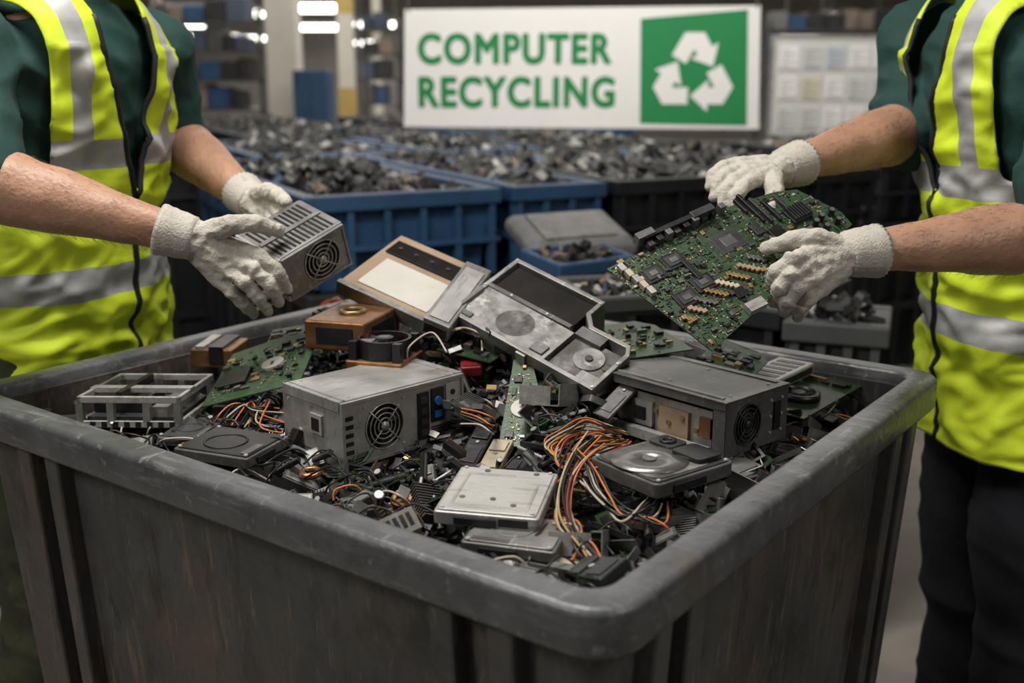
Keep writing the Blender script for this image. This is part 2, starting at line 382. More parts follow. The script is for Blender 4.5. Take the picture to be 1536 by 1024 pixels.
        for s,rr_ in((-.044,.035),(-.046,.0375),(-.040,.038),(-.034,.0362),(-.028,.0364),(-.022,.0345),(-.012,.0344),(.000,.0320),(.006,.0315),(.008,.027)):
            rings.append([wr+d*s+(x*math.cos(2*math.pi*k/n)+y*math.sin(2*math.pi*k/n))*(rr_+(.0010 if k%2 else -.0010)) for k in range(n)])
        cf.loft(rings,False,False).build('glove_cuff','glove',go,True)
    return root
def Wd(L_): return [W(*p) for p in L_]
def armr(s,e,w): return ([s,e,e.lerp(w,.22),e.lerp(w,.42),e.lerp(w,.66),e.lerp(w,.85),w],[.060,.050,.054,.049,.0385,.031,.028])
ls=V((-.84,1.71,1.40)); le=W(-58,262,1.55); lw=W(284,356,1.60)
fs_=V((-.67,2.06,1.40)); fe=W(258,205,2.12); fw_=W(380,302,1.89)
person('worker in yellow vest and dark green polo holding a power supply, left',(-.84,1.95),(-.765,1.89),71,
 [armr(ls,le,lw),armr(fs_,fe,fw_)],
 [([ls,ls.lerp(le,.5),ls.lerp(le,.98)],[.082,.078,.080]),([fs_,fs_.lerp(fe,.5),fs_.lerp(fe,1.0)],[.08,.072,.068])],
 [dict(wrist=lw,elbow=le,fingers=[Wd([(358,372,1.62),(390,384,1.61),(415,405,1.615),(431,433,1.645)]),
   Wd([(351,389,1.61),(381,404,1.60),(405,427,1.61),(418,453,1.645)]),Wd([(341,405,1.61),(368,424,1.60),(388,446,1.615),(401,466,1.65)]),Wd([(328,419,1.62),(349,438,1.615),(366,456,1.63),(381,470,1.66)])],
   thumb=Wd([(314,349,1.60),(346,336,1.59),(384,335,1.60),(419,346,1.635)])),
  dict(wrist=fw_,elbow=fe,fingers=[Wd([(402,298,1.86),(417,301,1.82),(429,309,1.79),(434,322,1.765)]),Wd([(398,306,1.86),(411,312,1.82),(420,321,1.79),(423,334,1.765)]),
   Wd([(394,314,1.86),(405,322,1.83),(411,333,1.80),(412,346,1.775)]),Wd([(389,322,1.86),(397,332,1.84),(401,343,1.82),(402,354,1.80)])],
   thumb=Wd([(388,292,1.87),(402,287,1.83),(417,293,1.79),(430,303,1.755)]))],
 [(1.205,1.255),(.985,1.04)],.80,'camo',1)
rs_=V((.925,1.71,1.40)); re=W(1585,350,1.60); rw=W(1274,380,1.52)
gs=V((.765,2.07,1.42)); ge=W(1382,188,1.97); gw=W(1176,252,1.765)
person('worker in yellow vest and dark green polo holding a motherboard, right',(.94,1.92),(.84,1.90),-84,
 [armr(rs_,re,rw),armr(gs,ge,gw)],
 [([rs_,rs_.lerp(re,.4),rs_.lerp(re,.75)],[.082,.08,.08]),([gs,gs.lerp(ge,.5),ge.lerp(gw,.10)],[.082,.078,.074])],
 [dict(wrist=rw,elbow=re,fingers=[Wd([(1216,380,1.495),(1187,388,1.475),(1165,406,1.485),(1154,430,1.515)]),
   Wd([(1214,399,1.49),(1187,411,1.47),(1169,431,1.48),(1161,453,1.515)]),Wd([(1220,417,1.49),(1197,431,1.475),(1182,450,1.485),(1176,467,1.515)]),Wd([(1232,432,1.50),(1213,447,1.49),(1201,461,1.50),(1197,474,1.52)])],
   thumb=Wd([(1250,370,1.51),(1222,356,1.50),(1186,360,1.505),(1150,372,1.525)])),
  dict(wrist=gw,elbow=ge,fingers=[Wd([(1130,270,1.69),(1114,281,1.66),(1104,296,1.64),(1101,313,1.64)]),Wd([(1121,262,1.70),(1100,272,1.675),(1088,287,1.655),(1085,306,1.65)]),
   Wd([(1112,255,1.715),(1090,261,1.69),(1075,275,1.67),(1071,294,1.665)]),Wd([(1105,247,1.73),(1084,251,1.71),(1070,263,1.69),(1065,280,1.685)])],
   thumb=Wd([(1156,262,1.73),(1162,282,1.68),(1161,299,1.64),(1155,315,1.61)]))],
 [(1.155,1.21),(.905,.96)],.70,'navy',5)
# ---------------------------------------------------------------- camera
cd=bpy.data.cameras.new('camera'); cam=bpy.data.objects.new('camera',cd); COL.objects.link(cam)
cam.location=CAM; cam.rotation_euler=(R(90)-TH,0,0); cd.lens=F/1536*36; cd.sensor_width=36
cd.dof.use_dof=True; cd.dof.focus_distance=1.45; cd.dof.aperture_fstop=3.2; cd.clip_start=.02
sc.camera=cam
# ---------------------------------------------------------------- room
X0,X1,Y0,Y1,ZC=-9.,11.,-3.,25.,2.95
struct(MB().box(X0,Y0,-.1,X1,Y1,0).build('floor','concrete'))
struct(MB().box(X0,Y0,ZC,X1,Y1,ZC+.1).build('ceiling','ceiling_paint'))
struct(MB().box(X0-.1,Y0,0,X0,Y1,ZC).build('wall_left','wall_paint'))
struct(MB().box(X1,Y0,0,X1+.1,Y1,ZC).build('wall_right','wall_paint'))
struct(MB().box(X0,Y1,0,X1,Y1+.1,ZC).build('wall_back','wall_paint'))
struct(MB().box(X0,Y0-.1,0,X1,Y0,ZC).build('wall_front','wall_paint'))
def area(loc,sx,sy,p,col=(1,.95,.88),rot=(0,0,0)):
    l=bpy.data.lights.new('ceiling_or_fill_light','AREA'); l.shape='RECTANGLE'; l.size=sx; l.size_y=sy; l.energy=p; l.color=col
    o=bpy.data.objects.new('ceiling_or_fill_light',l); COL.objects.link(o); o.location=loc; o.rotation_euler=rot
area((-.45,1.45,2.85),1.2,.4,52)
area((-1.9,.0,2.7),.9,.6,27,rot=(R(28),R(-22),0))  # added fill from front left to lift the bin walls, no fixture there
area((2.0,.0,2.7),.9,.6,17,rot=(R(28),R(22),0))  # weaker added fill from front right, likewise without a fixture
area((.4,4.2,2.85),3,.6,76,rot=(R(58),0,0))  # added light tilted at the banner to brighten it
area((0,6.8,2.85),7,2.0,80)
area((0,11,2.85),9,3,150)
area((0,18,2.85),12,6,300)
w=bpy.data.worlds.new('world'); sc.world=w; w.use_nodes=True; w.node_tree.nodes['Background'].inputs[0].default_value=(.5,.5,.52,1); w.node_tree.nodes['Background'].inputs[1].default_value=.1
def light_fix(u,v,Y,w_,lab):
    r=ray(u,v); p=CAM+r*(Y/r.y)
    t=thing('ceiling_light',lab,'ceiling light',M.Translation(p))
    h_=MB().box(-w_/2,-.35,0,w_/2,.35,.05).build('housing','grey_plastic',t)
    MB().box(-w_/2+.03,-.32,-.07,w_/2-.03,.32,.0).build('diffuser','lamp',h_,bevel=.02)
    for s in(-1,1): MB().cyl((s*w_*.4,0,.05),(s*w_*.4,0,ZC-p.z),.008,n=6).build('hanger','grey_plastic',t)
for a in [(295,12,13,.75,'nearest bright strip light above the left racks'),(358,16,15,.6,'short strip light directly left of the white pillar top'),(318,52,22,1.0,'far strip light low above the left racks'),(375,55,23,.8,'far strip light beside the white pillar'),(475,38,19,1.0,'strip light between the white pillar and the slim post'),(566,34,20,.8,'strip light left of the banner top corner'),(558,62,24,.8,'lowest far strip light left of the banner'),(262,33,17,.8,'leftmost strip light by the left worker'),(1282,22,15,.8,'strip light above the notice board right part'),(1205,42,20,.8,'strip light above the notice board left part'),(470,8,14,.7,'strip light at the frame top right of the white pillar'),(1345,40,19,.8,'strip light beside the dark steel post')]: light_fix(*a)
# ---------------------------------------------------------------- scrap fragments
def frag(mb,c,s,wt=(9,6,4,1.2,1.3,.9)):
    mb.k=random.choices(range(6),wt)[0]
    q=Euler((random.uniform(-.9,.9),random.uniform(-.9,.9),random.uniform(0,6.3)))
    a=random.random()
    if a<.5: sz=(s*random.uniform(.6,1.4),s*random.uniform(.5,1),s*random.uniform(.25,.7))
    elif a<.88: sz=(s*random.uniform(1.2,2.8),s*random.uniform(.12,.4),s*random.uniform(.1,.35))
    else: sz=(s*random.uniform(.8,1.6),s*random.uniform(.8,1.6),s*.08)
    mb.cbox(c,sz,q)
FR=['black','charcoal','steel_dark','worn_steel','pcb_dark','gold']
FR2=['black','charcoal','steel_dark','steel_light','wire_blue','tan']
W2=(9,6,3.5,2.2,.3,.7)
# ---------------------------------------------------------------- background crates
def crate(x,y,rot,w_,l_,h,z0,col,label,fill,name='storage_crate'):
    mx=M.Translation((x,y,z0))@M.Rotation(R(rot),4,'Z')
    t=thing(name,label,'crate',mx)
    b=MB(); i=.03; wt=.02
    b.loft([[(i+o+wt2,i+o+wt2,z),(w_-i-o-wt2,i+o+wt2,z),(w_-i-o-wt2,l_-i-o-wt2,z),(i+o+wt2,l_-i-o-wt2,z)] for o,z,wt2 in((.02,.03,wt),(0,h-.02,wt),(0,h-.02,0),(.03,0,0))])
    b.build('body',col,t)
    r=MB(); r.box(0,0,h-.05,w_,.05,h); r.box(0,l_-.05,h-.05,w_,l_,h); r.box(0,.05,h-.05,.05,l_-.05,h); r.box(w_-.05,.05,h-.05,w_,l_-.05,h); r.build('rim',col,t,bevel=.006)
    m=MB(); m.box(.005,.005,h*.42,w_-.005,.032,h*.47)
    m.box(.005,.03,h*.42,.035,l_-.03,h*.47); m.box(w_-.035,.03,h*.42,w_-.005,l_-.03,h*.47); m.build('mid_band',col,t)
    k=max(3,int(w_/.13))
    for j in range(k+1):
        xx=.02+(w_-.06)*j/k; MB().box(xx,.008,.02,xx+.02,.04,h-.05).build('rib',col,t)
    k=int(l_/.2)
    for j in range(k+1):
        yy=.02+(l_-.06)*j/k; MB().box(.008,yy,.02,.04,yy+.02,h-.05).build('rib',col,t)
    if fill:
        f=MB(mx); n=10
        vs=[];fs=[]
        for jj in range(n+1):
            for ii in range(n+1): vs.append((.06+(w_-.12)*ii/n,.06+(l_-.12)*jj/n,h-.075+.05*math.sin(math.pi*ii/n)*math.sin(math.pi*jj/n)**.5))
        for jj in range(n):
            for ii in range(n): fs.append((jj*(n+1)+ii,jj*(n+1)+ii+1,(jj+1)*(n+1)+ii+1,(jj+1)*(n+1)+ii))
        f.add(vs,fs)
        for j in range(int(800*w_*l_)+60):
            a,bb=random.uniform(.07,w_-.07),random.uniform(.07,l_-.07)
            hh=h-.055+.06*math.sin(math.pi*a/w_)*math.sin(math.pi*bb/l_)**.5+random.uniform(-.015,.015)
            frag(f,(a,bb,hh),random.uniform(.028,.065),W2)
        o=f.build('electronics_scrap',FR2,recalc=False); tag(o,'loose heap of electronic scrap filling the '+fill,'electronic scrap',None,'stuff')
    return t
ca=27; dx,dy=math.cos(R(ca)),math.sin(R(ca)); lx,ly=-dy,dx
bx,by=-.62,3.2
def rowp(s,k): return bx+dx*s+lx*k, by+dy*s+ly*k
spec=[
 (0,0,.66,1.6,'crate_blue','blue crate nearest behind the junk pile, left of the row','blue crate nearest behind the pile'),
 (.70,0,.36,1.6,'crate_blue','narrow blue crate between the big blue crate and the black one','narrow blue crate'),
 (1.10,0,.55,1.5,'crate_black','black crate under the green square of the banner','black crate under the banner'),
 (1.70,0,.62,1.5,'crate_black','black crate behind the held motherboard','black crate behind the motherboard'),
 (-.55,1.72,.75,1.2,'crate_black','black crate beside the left worker, second row','black crate by the left worker'),
 (.28,1.72,.75,1.2,'crate_blue','blue crate in the second row below the banner lettering','blue crate in the second row'),
 (1.10,1.66,.62,1.2,'crate_blue','blue crate in the second row beneath the recycling symbol','blue crate beneath the symbol'),
 (1.80,1.66,.8,1.2,'crate_black','wide black crate in the second row at right','wide black crate at right'),
 (2.75,.4,.8,1.2,'crate_black','black crate partly hidden by the right worker','black crate by the right worker'),
 (-.6,3.1,1.0,1.2,'crate_blue','far blue crate in front of the blue cabinet','far blue crate at left'),
 (.6,3.1,1.2,1.2,'crate_black','far black crate in the third row','far black crate'),
 (2.0,3.1,1.2,1.2,'crate_blue','far blue crate below the notice board','far blue crate at right'),
 (.2,4.6,1.4,1.2,'crate_black','most distant black crate left of the banner middle','most distant black crate'),
 (2.0,4.6,1.6,1.2,'crate_black','most distant wide crate under the notice board','most distant wide crate'),
]
for i,(s,k,w_,l_,c,lab,fl) in enumerate(spec):
    x,y=rowp(s,k); crate(x,y,ca,w_,l_,.30,.70,c,lab,fl)
    crate(x,y,ca,w_,l_,.699,0,'crate_black','tall black bottom crate stacked under the '+fl,None)
# ---------------------------------------------------------------- second bin behind, with trays
crate(-.02,2.93,-36,.80,.5,.82,.0,'crate_black','low black bin of scrap directly behind the main bin','low black bin','scrap_bin')
def tray(mx,w_,l_,col,inner,label,name):
    t=thing(name,label,'tray',mx)
    MB().box(0,0,0,w_,l_,.012).build('base',inner,t)
    r=MB(); r.box(0,0,0,w_,.02,.045); r.box(0,l_-.02,0,w_,l_,.045); r.box(0,.02,0,.02,l_-.02,.045); r.box(w_-.02,.02,0,w_,l_-.02,.045); r.build('rim',col,t,bevel=.006)
    return t
m_,w_,l_=fitp((838,424,2.72),(955,408,2.85),(826,392,2.92)); t=tray(m_,w_,l_,'crate_blue','black','blue rimmed tray of scrap behind the tilted chassis','parts_tray')
tf=MB(m_)
for j in range(90): frag(tf,(random.uniform(.03,w_-.03),random.uniform(.03,l_-.03),random.uniform(.02,.045)),.03,W2)
tag(tf.build('electronics_scrap',FR2),'small scrap pieces lying in the blue rimmed tray','electronic scrap',None,'stuff')
m_,w_,l_=fitp((797,395,2.90),(957,382,2.98),(784,342,3.15)); t=thing('equipment_cover','grey plastic equipment cover lying behind the blue rimmed tray','cover',m_)
b=MB(); b.loft([[(0,0,0),(w_,0,0),(w_,l_,0),(0,l_,0)],[(0,0,.03),(w_,0,.03),(w_,l_,.03),(0,l_,.03)],[(.02,.02,.05),(w_-.02,.02,.05),(w_-.02,l_-.02,.05),(.02,l_-.02,.05)]]); b.build('shell','grey_plastic',t,bevel=.008)
MB().box(.05,.03,.05,w_-.05,l_-.04,.056).build('inset_panel','worn_steel',t)
m_,w_,l_=fitp((880,478,2.35),(1010,470,2.42),(872,440,2.55)); t=tray(m_,w_,l_,'crate_grey','black','grey rimmed tray of scrap left of the held motherboard','parts_tray')
tf=MB(m_)
for j in range(60): frag(tf,(random.uniform(.04,w_-.04),random.uniform(.04,l_-.04),.03),.03,W2)
tag(tf.build('electronics_scrap',FR2),'small scrap pieces lying in the grey rimmed tray','electronic scrap',None,'stuff')
crate(.63,2.45,-20,.24,.26,.80,0,'crate_grey','grey bin between the motherboard and the main bin rim','grey bin','storage_bin')
# ---------------------------------------------------------------- banner
BY=6.0
def BP(u,v): r=ray(u,v); p=CAM+r*(BY/r.y); return p.x,p.z
bn=thing('banner','white banner reading computer recycling with a green symbol square','banner',M.Translation((0,BY,0)))
cs=[BP(607,14),BP(1141,8),BP(1138,194),BP(606,190)]
b=MB(); b.add([(a,y,c) for y in(0,.0015) for a,c in cs],[(3,2,1,0),(4,5,6,7),(0,1,5,4),(1,2,6,5),(2,3,7,6),(3,0,4,7)]); b.build('cloth','banner_white',bn)
g=MB(); q=[BP(961,28),BP(1122,14),BP(1120,188),BP(960,185)]
g.add([(a,-.003,c) for a,c in q]+[(a,-.001,c) for a,c in q],[(0,1,2,3),(4,5,6,7),(0,1,5,4),(1,2,6,5),(2,3,7,6),(3,0,4,7)]); GS=g.build('green_square','banner_green',bn)
def text(body,u0,u1,v0,v1,name):
    c=bpy.data.curves.new(name,'FONT'); c.body=body; c.size=1; c.offset=.0; c.space_character=1.14
    o=bpy.data.objects.new(name,c); COL.objects.link(o); dg=bpy.context.evaluated_depsgraph_get()
    me0=bpy.data.meshes.new_from_object(o.evaluated_get(dg)); bpy.data.objects.remove(o)
    xs=[p.co.x for p in me0.vertices]; ys=[p.co.y for p in me0.vertices]; x0,x1,y0,y1=min(xs),max(xs),min(ys),max(ys)
    A=BP(u0,v1); B_=BP(u1,v0); e=.0085
    vs=[];fs=[]
    for k in range(13):
        ox,oz=(0,0) if k==12 else (e*math.cos(k*math.pi/6),e*math.sin(k*math.pi/6)); o0=len(vs)
        vs+=[(A[0]+e+(p.co.x-x0)/(x1-x0)*(B_[0]-A[0]-2*e)+ox,-.002-.0002*k,A[1]+e+(p.co.y-y0)/(y1-y0)*(B_[1]-A[1]-2*e)+oz) for p in me0.vertices]
        fs+=[tuple(i+o0 for i in p.vertices) for p in me0.polygons]
    mb=MB(); mb.add(vs,fs); o=mb.build(name,'banner_green',bn,recalc=False); o['label']='green capital letters reading '+body
text('COMPUTER',627,918,49,97,'lettering'); text('RECYCLING',628,923,114,162,'lettering')
cx_,cz_=BP(1040,112); Rs=.222
for k in range(3):
    a0=R(120*k)
    A=V((0,1)); dl=V((-.5,-.866)); dr=V((.5,-.866))
    P=[A+dl*.74,A+dl*.24,A+dr*.24,A+dr*.50]; hw=.2
    ls_,rs2=[],[]
    for i,p in enumerate(P):
        d0=(P[i]-P[i-1]).normalized() if i else (P[1]-P[0]).normalized(); d1=(P[i+1]-P[i]).normalized() if i<3 else d0
        n0=V((-d0.y,d0.x)); n1=V((-d1.y,d1.x)); mm=(n0+n1).normalized(); mm=mm*(hw/mm.dot(n0)); ls_.append(p+mm); rs2.append(p-mm)
    nn=V((-dr.y,dr.x)); tip=A+dr*.93; hd=[P[3]+nn*.38,tip,P[3]-nn*.38]
    ar=MB()
    def rp(p):
        x,y=p.x*math.cos(a0)-p.y*math.sin(a0),p.x*math.sin(a0)+p.y*math.cos(a0); return (cx_+x*Rs,-.005,cz_-.0+y*Rs)
    for i in range(3): ar.add([rp(ls_[i]),rp(ls_[i+1]),rp(rs2[i+1]),rp(rs2[i])],[(0,1,2,3)])
    ar.add([rp(p) for p in hd],[(0,1,2)])
    o=ar.build('recycling_arrow','banner_white',GS,recalc=False); o['label']='white recycling arrow'
for u,v in((612,18),(1136,12)):
    x,z=BP(u,v); MB().cyl((x,0.003,z),(x,0.003,ZC),.006,n=6).build('cord','rack_metal',bn)
# ---------------------------------------------------------------- notice board
t=thing('notice_board','pale notice board with papers right of the banner','notice board',M.Translation((1.86,7.9,0)))
MB().box(0,0,.93,1.02,.03,1.60).build('board','paper',t); fr=MB()
fr.box(-.02,-.01,.91,1.04,.035,.93);fr.box(-.02,-.01,1.6,1.04,.035,1.62);fr.box(-.02,-.01,.93,0,.035,1.6);fr.box(1.02,-.01,.93,1.04,.035,1.6); fr.build('frame','steel',t)
for s in(0.05,.95): MB().box(s,0,0,s+.03,.03,.92).build('leg','rack_metal',t)
for i in range(6):
    for j in range(3):
        sh_=MB().box(.04+i*.165,-.012,.97+j*.21,.04+i*.165+.13,-.002,.97+j*.21+.15).build('sheet',['paper','banner_white','banner_white','paper_blue' if (i+j)%4==0 else 'paper','paper_yellow' if (i*j)%5==1 else 'banner_white'][(i*3+j)%5],t)
        b=MB()
        for k in range(5): b.box(.055+i*.165,-.014,.985+j*.21+k*.026,.055+i*.165+.05+.05*((i+j+k)%2),-.0125,.99+j*.21+k*.026)
        b.build('printed_lines','grey_plastic',sh_)
# ---------------------------------------------------------------- columns, cabinet, racks
def column(u0,u1,Y,col,label,name='pillar',bands=None):
    r0=CAM+ray(u0,100)*(Y/ray(u0,100).y); r1=CAM+ray(u1,100)*(Y/ray(u1,100).y); w_=r1.x-r0.x
    t=thing(name,label,'pillar',M.Translation((r0.x,Y,0)))
    MB().box(0,0,.0,w_,w_,ZC-.001).build('shaft',col,t,bevel=.01); MB().box(-.02,-.02,0,w_+.02,w_+.02,.3).build('base',col,t)
    for z0,z1 in bands or []: MB().box(-.004,-.004,z0,w_+.004,w_+.004,z1).build('yellow_band','post_yellow',t)
column(400,446,10.5,'column_paint','white square pillar left of the banner')
column(507,530,12,'column_paint','slim pale post with yellow bands right of the blue cabinet','post',[(.9,1.2),(1.98,2.25)])
column(1376,1406,9,'rack_metal','dark steel post right of the notice board','post')
column(560,572,17,'column_paint','thin distant pale pillar left of the banner')
column(232,246,15,'column_paint','thin distant pale pillar behind the left worker')
t=thing('cabinet','blue metal cabinet between the white pillar and the slim post','cabinet',M.Translation((-1.92,9.7,0)))
MB().box(0,0,0,.30,.4,1.38).build('body','crate_blue',t,bevel=.01)
for s in(0,1):
    d_=MB().box(.01+s*.143,-.012,.05,.147+s*.143,0,1.35).build('door','crate_blue',t); MB().box(.13+s*.03,-.02,.7,.138+s*.03,-.012,.8).build('handle','steel',d_)
def rack(u0,u1,Y,label):
    r0=CAM+ray(u0,100)*(Y/ray(u0,100).y); r1=CAM+ray(u1,100)*(Y/ray(u1,100).y); w_=r1.x-r0.x; H=1.95; D=.6
    t=thing('storage_rack',label,'shelving',M.Translation((r0.x,Y,0)))
    for xx in(0,w_-.05):
        for yy in(0,D-.05): MB().box(xx,yy,0,xx+.05,yy+.05,H).build('upright','rack_metal',t)
    for k in range(7): MB().box(0,0,.15+k*.28,w_,D,.17+k*.28).build('shelf','rack_metal',t)
    for k in range(3,7):
        x=.07
        while x<w_-.25:
            ww=random.uniform(.10,.22); hh=random.uniform(.13,.24)
            o=MB(M.Translation((r0.x+x,Y+.05,.171+k*.28))).box(0,0,0,ww,.42,hh).build('storage_box',random.choice(['carton','carton_blue','charcoal','grey_plastic','crate_blue','charcoal','steel_dark','carton_blue','charcoal','carton']),None,bevel=.01)
            tag(o,'box stored on the '+label,'box','boxes on the '+label); x+=ww+.015
rack(225,395,11,'dark storage rack behind the left worker')
rack(535,600,13,'storage rack directly left of the banner')
rack(1150,1370,13,'far storage rack behind the notice board')
# ---------------------------------------------------------------- main bin
ua=-36.8; U=V((math.cos(R(ua)),math.sin(R(ua)),0)); Vd=V((-U.y,U.x,0)); Bc=V((.088,.842,0)); HX,HY=.585,.50
C0=Bc-U*HX+Vd*HY; ZR=.90
binm=M.Translation(C0)@M.Rotation(R(ua),4,'Z')
def rr(hx,hy,r,z,n=8):
    out=[]
    for cx,cy,a in((hx-r,hy-r,0),(-hx+r,hy-r,90),(-hx+r,-hy+r,180),(hx-r,-hy+r,270)):
        for i in range(n+1):
            t=R(a+90*i/n); out.append((cx+r*math.cos(t),cy+r*math.sin(t),z))
    return out
bt=thing('scrap_bin','large dark grey bin heaped with computer scrap in the foreground','bin',binm)
def rg(o,z): return rr(HX-o,HY-o,max(.012,.052-o*.6),z)
MB().loft([rg(.095,.14),rg(.05,ZR-.02),rg(.03,ZR-.02),rg(.034,ZR-.05),rg(.085,.03)]).build('body','bin_plastic',bt,bevel=0)
MB().loft([rg(.045,ZR-.03),rg(.043,ZR-.006),rg(.040,ZR-.001),rg(.036,ZR),rg(.008,ZR),rg(.004,ZR-.0012),rg(.001,ZR-.005),rg(0,ZR-.009),rg(0,ZR-.045),rg(.003,ZR-.050),rg(.03,ZR-.050),rg(.045,ZR-.03)],False,False).build('rim','rim_plastic',bt,True)
def rib(side,p,wd=.032):
    b=MB(); zt,zb=ZR-.05,.03
    it,ib=.012,.060
    if side=='f': q=[(p-wd/2,-(HY-it),zt),(p+wd/2,-(HY-it),zt),(p+wd/2,-(HY-.06),zt),(p-wd/2,-(HY-.06),zt)]; e=[(p-wd/2,-(HY-ib),zb),(p+wd/2,-(HY-ib),zb),(p+wd/2,-(HY-.12),zb),(p-wd/2,-(HY-.12),zb)]
    if side=='b': q=[(p-wd/2,HY-.06,zt),(p+wd/2,HY-.06,zt),(p+wd/2,HY-it,zt),(p-wd/2,HY-it,zt)]; e=[(p-wd/2,HY-.12,zb),(p+wd/2,HY-.12,zb),(p+wd/2,HY-ib,zb),(p-wd/2,HY-ib,zb)]
    if side=='r': q=[(HX-.06,p-wd/2,zt),(HX-it,p-wd/2,zt),(HX-it,p+wd/2,zt),(HX-.06,p+wd/2,zt)]; e=[(HX-.12,p-wd/2,zb),(HX-ib,p-wd/2,zb),(HX-ib,p+wd/2,zb),(HX-.12,p+wd/2,zb)]
    if side=='l': q=[(-HX+it,p-wd/2,zt),(-HX+.06,p-wd/2,zt),(-HX+.06,p+wd/2,zt),(-HX+it,p+wd/2,zt)]; e=[(-HX+ib,p-wd/2,zb),(-HX+.12,p-wd/2,zb),(-HX+.12,p+wd/2,zb),(-HX+ib,p+wd/2,zb)]
    b.loft([e,q]).build('rib','bin_plastic',bt,bevel=.004)
for p in(.45,.375,-.33,-.40): rib('f',p); rib('b',p)
for p in(-.38,-.31,.33,.40): rib('r',p); rib('l',p)
def heap_ab(a,b):
    e=max(0,1-((abs(a)/.55)**6+(abs(b)/.46)**6))
    return .812+.018*e+.128*math.exp(-((a+.03)**2/.08+(b-.12)**2/.06))+.010*noise.noise(V((a*9,b*9,3)))
def heap(x,y):
    d=V((x,y,0))-C0; return heap_ab(d.dot(U),d.dot(Vd))
def S(u,v,lift=0):
    z=.86
    for i in range(12): p=PZ(u,v,z); z=heap(p.x,p.y)+lift
    return PZ(u,v,z)
hb=MB(binm); n=34; hx,hy=HX-.052,HY-.052; vs=[];fs=[]
for j in range(n+1):
    for i in range(n+1):
        a,b_=-hx+2*hx*i/n,-hy+2*hy*j/n; vs.append((a,b_,heap_ab(a,b_)-.028))
for j in range(n):
    for i in range(n): fs.append((j*(n+1)+i,j*(n+1)+i+1,(j+1)*(n+1)+i+1,(j+1)*(n+1)+i))
hb.add(vs,fs)
for i in range(5200):
    a,b_=random.uniform(-hx+.02,hx-.02),random.uniform(-hy+.02,hy-.02); frag(hb,(a,b_,heap_ab(a,b_)-.024+random.uniform(-.006,.008)),random.uniform(.007,.016))
tag(hb.build('fine_scrap',FR,recalc=False),'fine broken electronic scrap filling the foreground bin','electronic scrap',None,'stuff')
# ---------------------------------------------------------------- hero parts
AXF=M(((1,0,0),(0,0,-1),(0,1,0)))
def fan(parent,cx,y,cz,r,grille='steel',hub='black'):
    hs=MB().cyl((cx,y+.016,cz),(cx,y+.018,cz),r*.99,n=32).build('fan_housing','black',parent)
    b=MB(); b.cyl((cx,y+.004,cz),(cx,y+.016,cz),r*.33,n=20)
    for k in range(7):
        a=2*math.pi*k/7; a2=a+.62
        p=[(cx+r*.3*math.cos(a),y+.006,cz+r*.3*math.sin(a)),(cx+r*.92*math.cos(a+.1),y+.006,cz+r*.92*math.sin(a+.1)),(cx+r*.92*math.cos(a2),y+.013,cz+r*.92*math.sin(a2)),(cx+r*.3*math.cos(a2),y+.013,cz+r*.3*math.sin(a2))]
        b.add(p+[(x,yy+.0015,z) for x,yy,z in p],[(0,1,2,3),(7,6,5,4),(0,1,5,4),(1,2,6,5),(2,3,7,6),(3,0,4,7)])
    b.build('fan_rotor','charcoal',hs)
    if grille:
        g=MB()
        for q in(.97,.76,.55,.34): g.torus((cx,y-.001,cz),r*q,r*.028+.0003,28,5,AXF)
        for k in range(4):
            a=math.pi/4+k*math.pi/2; g.cyl((cx,y-.001,cz),(cx+r*1.08*math.cos(a),y-.001,cz+r*1.08*math.sin(a)),r*.03+.0003,n=5)
        g.cyl((cx,y-.003,cz),(cx,y+.002,cz),r*.2,n=16); g.build('fan_grille',grille,hs,True)
def screws(parent,pts,ax='y',r=.0025):
    for p in pts:
        d={'y':V((0,-.0015,0)),'x':V((-.0015,0,0)),'z':V((0,0,.0015))}[ax]
        MB().cyl(V(p),V(p)+d,r,r*.8,n=10).build('screw','steel_light',parent)
